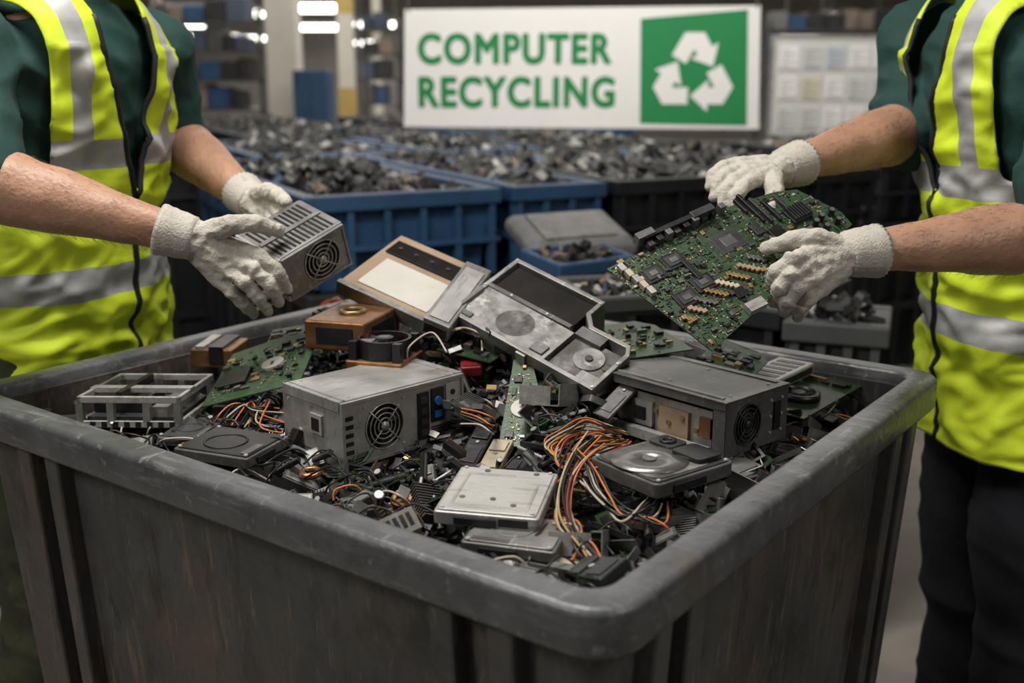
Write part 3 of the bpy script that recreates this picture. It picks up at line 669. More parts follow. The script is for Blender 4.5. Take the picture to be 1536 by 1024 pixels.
def psu(label,mx,w,l,h,fc=(.33,.5),fr=.36,kind=0,casing='steel'):
    t=thing('power_supply',label,'power supply',mx)
    b=MB(); b.add([(0,0,0),(w,0,0),(w,l,0),(0,l,0),(0,0,h),(w,0,h),(w,l,h),(0,l,h)],[(0,3,2,1),(4,5,6,7),(1,2,6,5),(2,3,7,6),(3,0,4,7)])
    cx,cz,r=w*fc[0],h*fc[1],h*fr; b.hole_plate(w,h,cx,cz,r,0); b.build('casing',casing,t)
    c=MB(); c.box(-.0015,.004,h-.0005,w+.0015,l-.004,h+.0018); c.box(-.0018,.004,h*.86,-.0001,l-.004,h+.0018); c.box(w+.0001,.004,h*.86,w+.0018,l-.004,h+.0018); tcv=c.build('top_cover',casing,t,bevel=.0006)
    fl=MB(); fl.box(0,-.002,0,w,0,.004); fl.box(0,-.002,h-.004,w,0,h); fl.box(0,-.002,.004,.004,0,h-.004); fl.box(w-.004,-.002,.004,w,0,h-.004); fl.build('flange',casing,t)
    fan(t,cx,0,cz,r)
    screws(t,[(cx+sx*r*1.0,-.0,cz+sz*r*1.0) for sx in(-1,1) for sz in(-1,1)])
    if kind==0:
        x0=w*.60
        sp_=MB().box(x0,-.003,h*.12,x0+w*.09,.0,h*.86).build('socket_panel','black',t)
        for k in range(4): MB().box(x0+w*.02,-.0045,h*(.18+.17*k),x0+w*.07,-.003,h*(.28+.17*k)).build('socket','charcoal',sp_)
        cp_=MB().box(x0+w*.115,-.003,h*.35,x0+w*.22,0,h*.88).build('connector_panel','black',t)
        MB().box(x0+w*.135,-.005,h*.42,x0+w*.20,-.003,h*.52).build('blue_connector','blue',cp_)
        MB().cyl((x0+w*.165,-.003,h*.68),(x0+w*.165,-.006,h*.68),h*.07,n=14).build('round_connector','blue',cp_)
        pl_=MB().box(x0+w*.24,-.003,h*.3,x0+w*.35,0,h*.9).build('plate','steel_light',t)
        for k in range(3): MB().cyl((x0+w*.295,-.003,h*(.42+.17*k)),(x0+w*.295,-.0045,h*(.42+.17*k)),h*.045,n=10).build('round_hole','black',pl_)
        b=MB()
        for k in range(6): b.box(x0+w*.115,-.0012,h*(.08+.035*k),x0+w*.34,0,h*(.095+.035*k))
        b.build('vent','black',t)
        b=MB()
        for k in range(5): b.box(w*.03,-.0012,h*(.2+.13*k),w*.085,0,h*(.26+.13*k))
        b.build('side_slots','black',t)
        ps_=MB().box(-.004,l*.30,h*.42,-.0002,l*.5,h*.72).build('power_socket','steel_light',t); MB().box(-.005,l*.34,h*.47,-.004,l*.46,h*.66).build('socket_recess','black',ps_)
        MB().cyl((-.0002,l*.7,h*.35),(-.003,l*.7,h*.35),.005,n=12).build('knob','steel_light',t)
        MB().box(-.0012,l*.08,h*.12,0,l*.9,h*.15).build('seam','steel_dark',t)
        MB().box(w*.03,l*.03,h+.0018,w*.045,l*.95,h+.003).build('ridge',casing,tcv); MB().box(w*.93,l*.03,h+.0018,w*.945,l*.95,h+.003).build('ridge',casing,tcv)
        screws(tcv,[(w*.1,l*.1,h+.0018),(w*.88,l*.1,h+.0018),(w*.1,l*.9,h+.0018)],'z')
    else:
        b=MB()
        for k in range(7): b.box(-.001,l*(.15+.1*k),h*.55,0,l*(.2+.1*k),h*.85)
        for k in range(5): b.box(-.001,l*.15,h*(.1+.08*k),0,l*.7,h*(.13+.08*k))
        b.build('vent','black',t)
        b=MB()
        for k in range(12): b.box(w*(.06+.075*k),l*.08,h+.0018,w*(.095+.075*k),l*.9,h+.0025)
        b.build('top_vent','black',tcv)
        MB().box(w*.02,l*.44,h+.0025,w*.98,l*.52,h+.004).build('cross_strap',casing,tcv)
        MB().box(-.004,0,0,0,l,.01).build('bottom_lip','steel',t); MB().box(-.004,0,h-.008,0,l,h+.002).build('top_lip','steel',t)
    screws(t,[(0,l*.1,h*.15),(0,l*.9,h*.15),(0,l*.9,h*.8)],'x')
    return t
m_,w_,l_=fit(.845,(515,705),(695,650),(438,665)); psu('big grey boxy power supply with round fan, front left of the heap',m_,w_,l_,.092)
m_,w_,l_=fitp((439,451,1.665),(528,395,1.725),(380,408,1.735)); psu('vented grey power supply with fan held by the left worker',m_,w_,l_,.076,(.58,.5),.45,1,'worn_steel')
m_,w_,l_=fit(.858,(1085,690),(1178,655),(900,625)); h=.078
t=thing('drive_chassis','long dark grey metal chassis with fan end, right side of the heap','chassis',m_)
b=MB(); b.add([(0,0,0),(w_,0,0),(w_,l_,0),(0,l_,0),(0,0,h),(w_,0,h),(w_,l_,h),(0,l_,h)],[(0,3,2,1),(1,2,6,5),(2,3,7,6),(4,5,6,7)])
b.hole_plate(w_,h,w_*.35,h*.5,h*.38,0); b.box(0,0,0,.002,l_,.008); b.box(0,0,h-.012,.002,l_,h); b.box(0,0,.008,.002,.02,h-.01); b.box(0,l_-.03,.008,.002,l_,h-.01); b.build('casing','steel_dark',t)
tc_=MB().box(-.002,-.002,h,w_+.002,l_+.002,h+.002).build('top_cover','steel_dark',t,bevel=.001)
MB().box(w_*.06,l_*.05,h+.002,w_*.1,l_*.95,h+.0035).build('ridge','worn_steel',tc_); MB().box(w_*.9,l_*.05,h+.002,w_*.94,l_*.95,h+.0035).build('ridge','worn_steel',tc_)
screws(tc_,[(w_*a,l_*c,h+.002) for a in(.2,.8) for c in(.06,.5,.94)],'z')
fan(t,w_*.35,0,h*.5,h*.38,'charcoal')
ip_=MB().box(.012,.03,.006,.016,l_-.05,h-.02).build('inner_plate','steel',t)
MB().box(.006,l_*.28,.008,.014,l_*.5,h-.03).build('tan_plate','tan',ip_); MB().box(.006,l_*.12,.02,.012,l_*.2,h-.03).build('bronze_block','copper',ip_); MB().box(.006,l_*.55,.012,.011,l_*.82,h*.62).build('steel_plate','steel',ip_); MB().box(.003,l_*.6,.02,.006,l_*.68,h*.5).build('black_window','black',ip_)
for k in range(6): MB().cyl((.012,l_*(.22+.1*k),h*.35+.012*(k%2)),(.004,l_*(.22+.1*k),h*.35+.012*(k%2)),.004,n=10).build('standoff','gold',ip_)
screws(t,[(w_*.72,0,h*z) for z in(.2,.5,.8)]+[(w_*.9,0,h*z) for z in(.2,.5,.8)])
MB().box(w_*.76,-.003,h*.25,w_*.86,0,h*.75).build('socket','black',t)
b=MB(); b.box(0,0,-.002,.0+.02,l_+.03,.0); b.box(-.012,l_*.1,-.002,.0,l_*1.05,.012); b.build('flange','steel',t)
# tilted chassis
m_,w_,l_=fitp((672,468,1.68),(888,588,1.54),(765,384,1.78)); th=.062
t=thing('drive_chassis','worn silver drive chassis with a dark window tilted on top of the heap','chassis',m_)
wm=w_*.64; l2=l_*.66; fw=.008; ch=.02
OUT=[(0,0),(w_,0),(w_,l2-ch),(w_-ch*.6,l2),(wm+ch,l2),(wm,l2+ch),(wm,l_),(0,l_)]
b=MB(); n=len(OUT)
inn=[(fw,fw),(w_-fw,fw),(w_-fw,l2-ch),(w_-ch*.6-.003,l2-fw),(wm+ch-.003,l2-fw),(wm-fw,l2+ch-.003),(wm-fw,l_-fw),(fw,l_-fw)]
b.add([(x,y,-th) for x,y in OUT]+[(x,y,.004) for x,y in OUT]+[(x,y,.004) for x,y in inn]+[(x,y,-.02) for x,y in inn],
  [tuple(range(n))[::-1]]+[(i,(i+1)%n,n+(i+1)%n,n+i) for i in range(n)]+[(n+i,n+(i+1)%n,2*n+(i+1)%n,2*n+i) for i in range(n)]+[(2*n+i,2*n+(i+1)%n,3*n+(i+1)%n,3*n+i) for i in range(n)]+[tuple(range(3*n,4*n))])
b.build('frame','worn_steel',t,bevel=.0010)
MB().box(fw+.003,l_*.56,-.02,wm-fw-.002,l_-fw-.002,-.004).build('black_window','black_gloss',t,bevel=.001)
mp_=MB().prism([(fw,fw),(wm*1.02,fw),(wm*1.02,l_*.50),(fw,l_*.52)],-.02,.0005).build('mottled_plate','mottled',t)
MB().box(fw,l_*.515,-.012,wm-fw,l_*.56,.003).build('divider','steel_dark',t)
b=MB(); b.prism([(wm*.55+.032*math.cos(a*.35),l_*.27+.029*math.sin(a*.35)) for a in range(18)],.0003,.0009); b.build('painted_swirl','mottled_dark',mp_)  # plate's round reflective swirl put into the colour as dark mottling
MB().box(wm*.06,l_*.06,.0005,wm*.2,l_*.12,.0035).build('bracket','steel_dark',mp_); MB().box(wm*.85,l_*.08,.0005,wm*.98,l_*.2,.004).build('bracket','steel_dark',mp_)
xc=(wm+w_)/2+.003
bf_=MB().box(wm*1.05,fw,-.02,w_-fw,l2-ch,-.006).build('bay_floor','mottled_dark',t)
b=MB(); b.cyl((xc,l2*.5,-.006),(xc,l2*.5,-.0035),.024,n=26); b.build('round_motor','mottled',bf_)
MB().cyl((xc,l2*.5,-.0035),(xc,l2*.5,-.001),.006,n=16).build('motor_hub','charcoal',bf_)
MB().box(xc+.010,fw,-.008,w_-fw,l2*.24,.002).build('bay_plate','worn_steel',bf_); MB().box(wm*1.03,l2*.74,-.010,xc,l2-fw,.002).build('corner_plate','steel_dark',bf_)
MB().box(.004,l_*.1,.004,.010,l_*.45,.007).build('latch','steel_dark',t)
screws(t,[(fw*.5,l_*c,.004) for c in(.03,.5,.97)]+[(wm-fw*.5,l_*.95,.004),(w_-.004,.005,.004),(w_-.004,l2*.6,.004),(wm*.3,l_*.535,.003),(wm*.7,l_*.535,.003)],'z',.0028)
for k in range(4): MB().box(w_*(.12+.22*k),-.001,-th*.8,w_*(.24+.22*k),.0,-th*.25).build('side_slot','black',t)
MB().box(w_*.5,-.004,-th*.9,w_*.56,.0,0).build('side_clip','steel',t); MB().box(w_*.02,-.003,-th,w_*.98,0,-th*.9).build('bottom_lip','steel',t)
MB().cyl((w_*.40,-.002,-th*.5),(w_*.40,.004,-th*.5),.007,n=16).build('grommet','tan',t); MB().cyl((w_*.08,-.002,-th*.5),(w_*.08,.004,-th*.5),.006,n=16).build('grommet','gold',t)
# tan flat device
m_,w_,l_=fitp((642,486,1.72),(732,408,1.85),(520,412,1.80))
t=thing('flat_device','tan flat device with a white rectangle and black strip behind the chassis','device',m_)
MB().box(0,0,-.018,w_,l_,0).build('board','tan',t,bevel=.003)
MB().box(w_*.12,l_*.1,0,w_*.58,l_*.86,.002).build('white_label','white',t)
bs_=MB().box(w_*.66,l_*.02,0,w_*.88,l_*.94,.004).build('black_strip','black_gloss',t,bevel=.001)
for k in range(5): MB().cyl((w_*.77,l_*(.12+.18*k),.004),(w_*.77,l_*(.12+.18*k),.006),.004,n=12).build('dial','charcoal',bs_)
MB().box(-.001,0,-.022,w_*.05,l_,.003).build('edge_trim','worn_steel',t)
m_,w_,l_=fitp((675,492,1.64),(738,406,1.76),(642,466,1.66))
t=thing('optical_drive','pale silver slim drive wedged left of the tilted chassis','drive',m_)
MB().box(0,0,-.03,w_,l_,0).build('casing','worn_steel',t,bevel=.002)
MB().box(w_*.05,l_*.15,0,w_*.9,l_*.85,.002).build('cover_plate','steel',t)
MB().box(-.003,l_*.1,-.024,0,l_*.9,-.006).build('slot','black',t)
m_,w_,l_=fit(.955,(548,520),(600,490),(503,490)); t=thing('relay_block','copper coloured metal coil block left of the tan device','component',m_)
MB().box(0,0,-.01,w_,l_,.036).build('casing','copper',t,bevel=.003)
b=MB(); b.torus((w_*.5,l_*.5,.038),.018,.004,24,8); co_=b.build('coil','gold',t,True); MB().cyl((w_*.5,l_*.5,.036),(w_*.5,l_*.5,.042),.009,n=16).build('core','black',co_)
MB().box(w_*.2,-.002,.0,w_*.8,0,.026).build('window','black',t); MB().box(-.002,l_*.2,.0,0,l_*.8,.026).build('window','black',t)
def coolfan(label,mx,s,h=.028,fr='black'):
    t=thing('cooling_fan',label,'fan',mx)
    b=MB(); r=s*.45
    b.disc_ring((s/2,s/2),s*.5,r,0,h,28)
    for cx in(0,1):
        for cy in(0,1): b.box(cx*(s-.012),cy*(s-.012),0,cx*(s-.012)+.012,cy*(s-.012)+.012,h)
    b.build('frame',fr,t)
    b=MB(); b.cyl((s/2,s/2,.004),(s/2,s/2,h),s*.17,n=18); 
    for k in range(7):
        a=2*math.pi*k/7; b.add([(s/2+q*math.cos(a+da),s/2+q*math.sin(a+da),z) for q,da,z in((s*.16,0,h*.9),(s*.43,.1,h*.9),(s*.43,.6,h*.5),(s*.16,.5,h*.5))],[(0,1,2,3)])
    ro_=b.build('rotor','charcoal',t); MB().cyl((s/2,s/2,h),(s/2,s/2,h+.0008),s*.11,n=16).build('hub_sticker','steel_dark',ro_)
    return t
m_,w_,l_=fit(.945,(600,545),(655,508),(550,512)); t=coolfan('black cooling fan on a copper base next to the coil block',m_,.082)
MB().box(-.004,-.004,-.014,.086,.086,-.0005).build('copper_base','copper',t,bevel=.002)
def rrect(x0,y0,x1,y1,r,n=6):
    out=[]
    for cx,cy,a in((x1-r,y1-r,0),(x0+r,y1-r,90),(x0+r,y0+r,180),(x1-r,y0+r,270)):
        for i in range(n+1): t=R(a+90*i/n); out.append((cx+r*math.cos(t),cy+r*math.sin(t)))
    return out
def hdd(label,mx,w,l,h,top='steel_dark',platter=True):
    t=thing('hard_drive',label,'hard drive',mx)
    MB().prism(rrect(0,0,w,l,.01 if platter else .004),0,h).build('casing','steel_dark' if top!='steel_light' else 'steel',t,bevel=.0015)
    e=.004; tp_=MB().prism(rrect(e,e,w-e,l-e,.012 if platter else .004),h,h+.002).build('top_plate',top,t,bevel=.0008)
    if platter:
        r=min(w,l)*.40; c=(w*.36,l*.52)
        MB().prism(rrect(w*.05,l*.07,w*.80,l*.95,.02),h+.002,h+.0028).build('recess_panel','mottled_dark',tp_)
        b=MB(); b.disc_ring(c,r,r*.22,h+.0028,h+.0040); pt_=b.build('platter','platter_metal',t,True)
        MB().cyl((*c,h+.002),(*c,h+.0055),r*.18,n=20).build('spindle','steel_dark',pt_)
        MB().prism(rrect(w*.62,l*.10,w*.94,l*.52,.008),h+.002,h+.009).build('circuit_cover','black',t,bevel=.001)
        mc_=MB().prism(rrect(w*.68,l*.58,w*.94,l*.92,.008),h+.002,h+.007).build('motor_cover','charcoal',t,bevel=.001)
        b=MB(); b.disc_ring((w*.80,l*.74),.011,.006,h+.007,h+.0095); b.build('voice_coil','black',mc_,True)
    else:
        b=MB()
        if top=='steel_light':
            b.box(w*.12,l*.12,h+.002,w*.88,l*.16,h+.0026); b.box(w*.12,l*.8,h+.002,w*.6,l*.84,h+.0026); b.box(w*.12,l*.16,h+.002,w*.15,l*.8,h+.0026); b.box(w*.85,l*.16,h+.002,w*.88,l*.65,h+.0026)
            b.build('pressed_outline','steel',tp_,bevel=.0004)
            for a,c in((.2,.3),(.3,.9),(.8,.9),(.5,.3),(.72,.2)): MB().cyl((w*a,l*c,h+.002),(w*a,l*c,h+.003),.0035,n=12).build('rivet','steel_dark',tp_)
            MB().box(w*.62,-.0005,h*.2,w*.9,0,h*.8).build('edge_slot','black',t)
        else:
            b.disc_ring((w*.45,l*.55),min(w,l)*.3,min(w,l)*.27,h+.002,h+.003); b.build('pressed_ring',top,tp_,True)
            MB().box(w*.1,l*.06,h+.002,w*.5,l*.16,h+.0028).build('sticker','steel_dark',tp_)
    screws(tp_,[(w*a,l*c,h+.002) for a in(.07,.93) for c in(.06,.94)],'z',.003)
    b=MB(); b.box(w*.2,-.003,h*.2,w*.6,0,h*.7); b.build('connector','black',t)
    return t
m_,w_,l_=fit(.872,(985,750),(1102,712),(873,708)); hdd('open hard drive with shiny round platter, right front of heap',m_,w_,l_,.018,'charcoal')
m_,w_,l_=fit(.862,(650,785),(808,799),(668,722)); m_=m_@M.Rotation(R(3),4,'X')
hdd('silver flat topped drive at the front, below the black connectors',m_,w_,l_,.016,'steel_light',False)
m_,w_,l_=fit(.848,(690,828),(832,846),(705,780)); hdd('lower dark drive under the silver flat topped drive',m_,w_,l_,.013,'worn_steel',False)
m_,w_,l_=fit(.862,(372,704),(435,668),(298,668)); hdd('black drive left of the big power supply',m_,w_,l_,.014,'black',False)
m_,w_,l_=fit(.852,(300,672),(345,640),(255,655)); hdd('small black drive near the left rim of the bin',m_,w_,l_,.012,'charcoal',False)
m_,w_,l_=fitp((748,670,1.50),(815,672,1.49),(722,540,1.63))
def pcbthing(label,mx,poly,th=.002,mt='pcb'):
    t=thing('circuit_board',label,'circuit board',mx); MB().prism(poly,0,th).build('board',mt,t); return t
def chips(t,spots,z=.002):
    for (x,y,a,b_,h,m,nm) in spots:
        MB().box(x-a/2,y-b_/2,z,x+a/2,y+b_/2,z+h).build(nm,m,t,bevel=.0005)
def tiny(t,w,l,n,z=.002):
    f=MB()
    for i in range(n):
        x,y=w*random.uniform(.04,.9),l*random.uniform(.04,.85); a_,b2=random.choice([(.003,.0015),(.0015,.003),(.002,.002),(.006,.0008),(.0008,.006)]); f.k=random.choice([0,0,1,2,2,3]); f.box(x-a_/2,y-b2/2,z,x+a_/2,y+b2/2,z+random.uniform(.0007,.002))
    o=f.build('fine_components',['black','gold','steel','cream'],t,recalc=False); o['kind']='stuff'
t=pcbthing('narrow green circuit board with a white disc, centre of heap',m_,[(0,0),(w_,0),(w_*.95,l_*.35),(w_*.45,l_*.98),(0,l_)])
MB().cyl((w_*.42,l_*.42,.002),(w_*.42,l_*.42,.004),.018,n=24).build('white_disc','white',t)
chips(t,[(w_*.2,l_*.12,.012,.012,.003,'black','chip'),(w_*.7,l_*.12,.012,.008,.003,'gold','contact'),(w_*.2,l_*.75,.012,.012,.003,'black','chip'),(w_*.3,l_*.9,.006,.006,.004,'gold','capacitor'),(w_*.15,l_*.6,.006,.014,.003,'black','chip'),(w_*.75,l_*.3,.01,.014,.004,'black','chip'),(w_*.45,l_*.68,.008,.012,.004,'charcoal','chip'),(w_*.5,l_*.1,.008,.005,.003,'steel','contact')])
tiny(t,w_*.5,l_,50)
m_,w_,l_=fitp((302,612,1.60),(450,575,1.58),(402,512,1.76))
t=pcbthing('green circuit board with a white oval, left of the big power supply',m_,[(0,0),(w_,0),(w_*1.02,l_*.9),(w_*.6,l_),(w_*.05,l_*.9)])
MB().cyl((w_*.62,l_*.45,.002),(w_*.62,l_*.45,.007),.018,n=24).build('white_disc','white',t)
sp=[(w_*.25,l_*.35,.045,.05,.006,'black','chip')]
for i in range(44): sp.append((w_*random.uniform(.05,.95),l_*random.uniform(.05,.85),random.uniform(.004,.014),random.uniform(.004,.012),random.uniform(.002,.006),random.choice(['black','charcoal','gold','steel_dark','black']),'component'))
chips(t,sp); tiny(t,w_,l_,140)
m_,w_,l_=fit(.862,(272,642),(322,592),(138,625))
t=thing('drive_cage','open silver metal drive cage at the left end of the bin','drive cage',m_@M.Rotation(R(4),4,'Y'))
h=.036
for z in(0,h):
    b=MB(); b.box(0,0,z,w_,.006,z+.010); b.box(0,l_-.006,z,w_,l_,z+.010); b.box(0,0,z,.006,l_,z+.010); b.box(w_-.006,0,z,w_,l_,z+.010); b.build('frame_rail','steel',t,bevel=.001)
for x in(0,w_-.008):
    for y in(0,l_*.3,l_*.65,l_-.008): MB().box(x,y,.008,x+.010,y+.010,h).build('upright','worn_steel',t)
MB().box(.01,l_*.15,h*.3,w_-.01,l_*.3,h*.8).build('cross_plate','worn_steel',t); MB().box(.01,.01,.004,w_-.01,l_-.01,.014).build('tray','charcoal',t)
MB().box(w_*.2,l_*.45,.014,w_*.8,l_*.93,h*.9).build('inner_block','black',t,bevel=.002)
MB().box(w_*.1,l_*.6,h,w_*.9,l_*.66,h+.013).build('cross_bar','black',t); MB().box(w_*.3,0,h+.005,w_*.42,l_,h+.012).build('long_bar','steel',t)
b=MB()
for k in range(8): b.box(.0-.001,l_*(.06+.11*k),.001,.0,l_*(.11+.11*k),.009)
b.build('slots','black',t)
m_,w_,l_=fit(.87,(350,552),(368,538),(295,540)); t=thing('transformer','copper wound transformer near the left rear rim','component',m_)
MB().box(0,0,0,w_*1.4,l_*.9,.032).build('core','copper',t,bevel=.002); MB().box(-.002,l_*.2,.006,w_*1.4+.002,l_*.5,.037).build('winding','black',t); MB().box(0,l_*.6,.032,w_*1.4,l_*.8,.037).build('strap','steel',t)
m_,w_,l_=fit(.868,(1205,630),(1292,580),(1140,590)); t=pcbthing('dark board with a black fan at the right end of the heap',m_@M.Rotation(R(4),4,'X'),[(0,0),(w_,0),(w_,l_),(0,l_)],.002,'pcb_dark')
b=MB(); b.disc_ring((w_*.4,l_*.45),.034,.026,.002,.012); fr_=b.build('fan_ring','black',t,True); b=MB(); b.cyl((w_*.4,l_*.45,.002),(w_*.4,l_*.45,.011),.011,n=16)
for k in range(7):
    a=k*.9; b.cbox((w_*.4+.018*math.cos(a),l_*.45+.018*math.sin(a),.008),(.014,.006,.002),Euler((.5,0,a)))
b.build('rotor','charcoal',fr_)
sp=[(w_*.85,l_*.2,.02,.02,.006,'black','chip'),(w_*.85,l_*.6,.006,.04,.008,'gold','contact_strip'),(w_*.8,l_*.88,.02,.012,.006,'pcb','chip'),(w_*.1,l_*.9,.02,.01,.01,'steel','connector')]
for i in range(16): sp.append((w_*random.choice([random.uniform(.05,.12),random.uniform(.78,.95)]),l_*random.uniform(.05,.95),random.uniform(.004,.012),random.uniform(.004,.012),random.uniform(.002,.006),random.choice(['black','charcoal','gold','steel','black']),'component'))
chips(t,sp)
m_,w_,l_=fit(.885,(1165,588),(1222,560),(1132,566)); t=thing('metal_connector','silver metal connector shell behind the right board','component',m_)
MB().box(0,0,0,w_,l_,.018).build('shell','steel',t,bevel=.003); MB().box(w_*.1,-.001,.004,w_*.9,0,.014).build('opening','black',t)
b=MB()
for k in range(5): b.box(w_*(.1+.17*k),l_*.15,.018,w_*(.2+.17*k),l_*.85,.0188)
b.build('top_slots','charcoal',t)
m_,w_,l_=fit(.88,(1080,560),(1140,552),(1068,532)); t=thing('heat_sink','dark finned heat sink near the back rim','heat sink',m_)
MB().box(0,0,0,w_,l_,.008).build('base','charcoal',t)
for k in range(9): MB().box(w_*k/9,0,.008,w_*k/9+.0025,l_,.03).build('fin','steel_dark',t)
def module(label,O,X,Y,h,m,name='connector_block',pins=True):
    m_,w_,l_=fitp(O,X,Y); t=thing(name,label,'component',m_)
    MB().box(0,0,-h,w_,l_,0).build('body',m,t,bevel=.002)
    MB().box(w_*.15,l_*.1,0,w_*.85,l_*.45,.0015).build('label_plate','charcoal' if m=='black' else m,t,bevel=.0005)
    MB().box(w_*.1,l_*.6,0,w_*.9,l_*.9,.003).build('cap',m,t,bevel=.001)
    MB().cyl((w_*.5,l_*.53,0),(w_*.5,l_*.53,.002),min(w_,l_)*.08,n=10).build('screw','steel',t)
    if pins:
        b=MB()
        for k in range(6): b.cyl((w_*(.1+.16*k),l_,-h*.5),(w_*(.1+.16*k),l_+.006,-h*.5),.0008,n=5)
        b.build('pins','gold',t)
module('upright black connector right of the big power supply',(680,698,1.46),(712,703,1.45),(706,628,1.54),.02,'black')
module('cream coloured relay between the black connectors',(714,704,1.44),(745,707,1.43),(730,656,1.50),.014,'cream',pins=False)
module('black connector below the white disc board',(752,706,1.43),(776,708,1.42),(757,668,1.49),.018,'black')
module('short black connector right of its twin, front centre',(780,706,1.42),(804,706,1.42),(786,670,1.48),.016,'charcoal')
module('dark drive caddy piece behind the silver flat drive',(690,735,1.37),(828,745,1.34),(700,708,1.42),.02,'charcoal')
module('copper brown heat block against the front left rim',(500,752,1.42),(548,768,1.39),(510,732,1.46),.014,'copper',pins=False)
module('grey metal bracket left of the silver flat drive',(575,765,1.36),(625,775,1.34),(560,722,1.45),.03,'steel_dark')
module('grey slotted bracket between rim and silver flat drive',(625,745,1.40),(655,735,1.40),(600,710,1.46),.02,'worn_steel')
module('black block in the near corner of the bin',(900,868,1.10),(940,835,1.13),(877,835,1.17),.015,'charcoal')
module('pale chip lying beside the near corner of the bin',(815,862,1.15),(880,868,1.14),(825,835,1.19),.006,'cream',pins=False)
module('red component behind the big power supply',(690,552,1.62),(722,550,1.62),(695,528,1.68),.015,'red')
module('steel plate leaning left of the long dark chassis',(888,618,1.54),(912,628,1.52),(918,535,1.62),.006,'steel_dark',pins=False)
module('grey perforated plate right of the open hard drive',(1105,720,1.40),(1150,700,1.43),(1060,665,1.50),.004,'worn_steel',pins=False)
def randboard(label,O,X,Y,mt='pcb',n=24):
    m_,w_,l_=fitp(O,X,Y); t=pcbthing(label,m_,[(0,0),(w_,0),(w_,l_*.8),(w_*.85,l_),(0,l_)],.002,mt)
    sp=[]
    for i in range(n): sp.append((w_*random.uniform(.08,.92),l_*random.uniform(.08,.85),random.uniform(.005,.018),random.uniform(.004,.014),random.uniform(.002,.008),random.choice(['black','charcoal','gold','steel_dark','black','black']),'component'))
    chips(t,sp); tiny(t,w_,l_,60)
randboard('green board piece between the cooling fan and tilted chassis',(655,525,1.66),(735,545,1.62),(668,490,1.76))
randboard('dark green board behind the right shoulder of the chassis',(905,545,1.62),(1040,525,1.66),(900,490,1.80),'pcb_dark',34)
randboard('green board sliver beside the left rear rim',(395,530,1.72),(480,515,1.72),(400,498,1.82))
randboard('dark board leaning between narrow green board and long chassis',(800,655,1.50),(860,640,1.50),(790,570,1.62),'pcb_dark')
randboard('black board below the tan device at left',(455,480,1.76),(500,496,1.74),(480,440,1.88),'black')
randboard('dark board near the right rear rim',(1035,548,1.64),(1120,575,1.60),(1070,510,1.74),'pcb_dark')
randboard('dark green board piece in the front left corner area',(420,690,1.50),(455,712,1.47),(440,665,1.56),'pcb_dark',6)
m_,w_,l_=fit(.88,(885,540),(950,525),(850,520)); coolfan('small black fan behind the tilted chassis',m_@M.Rotation(R(15),4,'X'),.06)
# ---------------------------------------------------------------- small and medium repeated scrap
P0=M.Translation((0,0,-5))
HR=[(435,530,695,700),(905,525,1180,690),(680,385,935,585),(875,655,1110,750),(650,715,832,835),(815,632,930,800),(720,540,810,668),(300,520,480,612),(135,548,322,642),(518,350,735,480),(500,440,660,550),(675,625,808,710)]
def blocked(p,pad=0):
    u,v=proj(p)
    return any(a-pad<u<c+pad and b_-pad<v<d+pad for a,b_,c,d in HR)
def mkproto(lst,name,label,cat,parts,group):
    t=thing(name,label,cat,P0,group)
    KIDS[t.name]=[mb.build(nm,m,t) for nm,mb,m in parts]
    lst.append(t); return t
med=[]
b=MB(); b.prism(rrect(-.045,-.032,.045,.032,.005),0,.014); p=MB(); p.prism(rrect(-.041,-.028,.041,.028,.006),.014,.016); q=MB(); q.disc_ring((-.008,0),.024,.02,.016,.0175); q.box(.02,-.02,.016,.036,.0,.019); s_=MB(); s_.box(-.03,-.0335,.003,.02,-.032,.010)
mkproto(med,'hard_drive','small dark drive half buried in the foreground scrap','hard drive',[('casing',b,'steel_dark'),('top_plate',p,'charcoal'),('pressed_ring',q,'steel_dark'),('connector',s_,'black')],'small dark drives in the bin')
b=MB(); b.box(-.04,-.03,0,.04,.03,.012); p=MB(); p.box(-.036,-.026,.012,.036,.026,.014); q=MB(); q.box(-.02,-.015,.014,.03,.018,.015); s_=MB()
for k in range(6): s_.box(-.03+.01*k,-.0312,.003,-.024+.01*k,-.03,.009)
mkproto(med,'hard_drive','small grey metal drive casing half buried in the foreground scrap','hard drive',[('casing',b,'steel_dark'),('top_plate',p,'worn_steel'),('sticker',q,'steel_dark'),('slots',s_,'black')],'small grey drives in the bin')
b=MB(); b.prism([(-.045,-.03),(.045,-.03),(.045,.02),(.03,.032),(-.045,.03)],0,.002); p=MB()
for k in range(24): 
    x,y=random.uniform(-.038,.036),random.uniform(-.024,.022); p.box(x-.004,y-.003,.002,x+.004,y+.003,.002+random.uniform(.002,.006))
q=MB()
for k in range(18):
    x,y=random.uniform(-.038,.036),random.uniform(-.024,.022); q.box(x-.002,y-.002,.002,x+.002,y+.002,.006)
mkproto(med,'circuit_board','hand sized green board fragment in the foreground scrap','circuit board',[('board',b,'pcb'),('chips',p,'black'),('contacts',q,'gold')],'green board pieces in the bin')
b=MB(); b.box(-.045,-.02,0,.045,.02,.002); b.box(-.045,-.02,.002,-.043,.02,.020); b.box(.043,-.02,.002,.045,.02,.014); b.box(-.043,.018,.002,.043,.02,.012); p=MB()
for k in range(5): p.cyl((-.035+.017*k,0,.002),(-.035+.017*k,0,.0026),.004,n=12)
mkproto(med,'metal_bracket','bent pressed steel bracket with holes in the foreground scrap','bracket',[('sheet',b,'steel_dark'),('holes',p,'black')],'pressed steel brackets in the bin')
b=MB(); b.disc_ring((0,0),.03,.026,0,.018,24)
for cx in(-1,1):
    for cy in(-1,1): b.cbox((cx*.025,cy*.025,.009),(.01,.01,.018))
p=MB(); p.cyl((0,0,.002),(0,0,.018),.010,n=16)
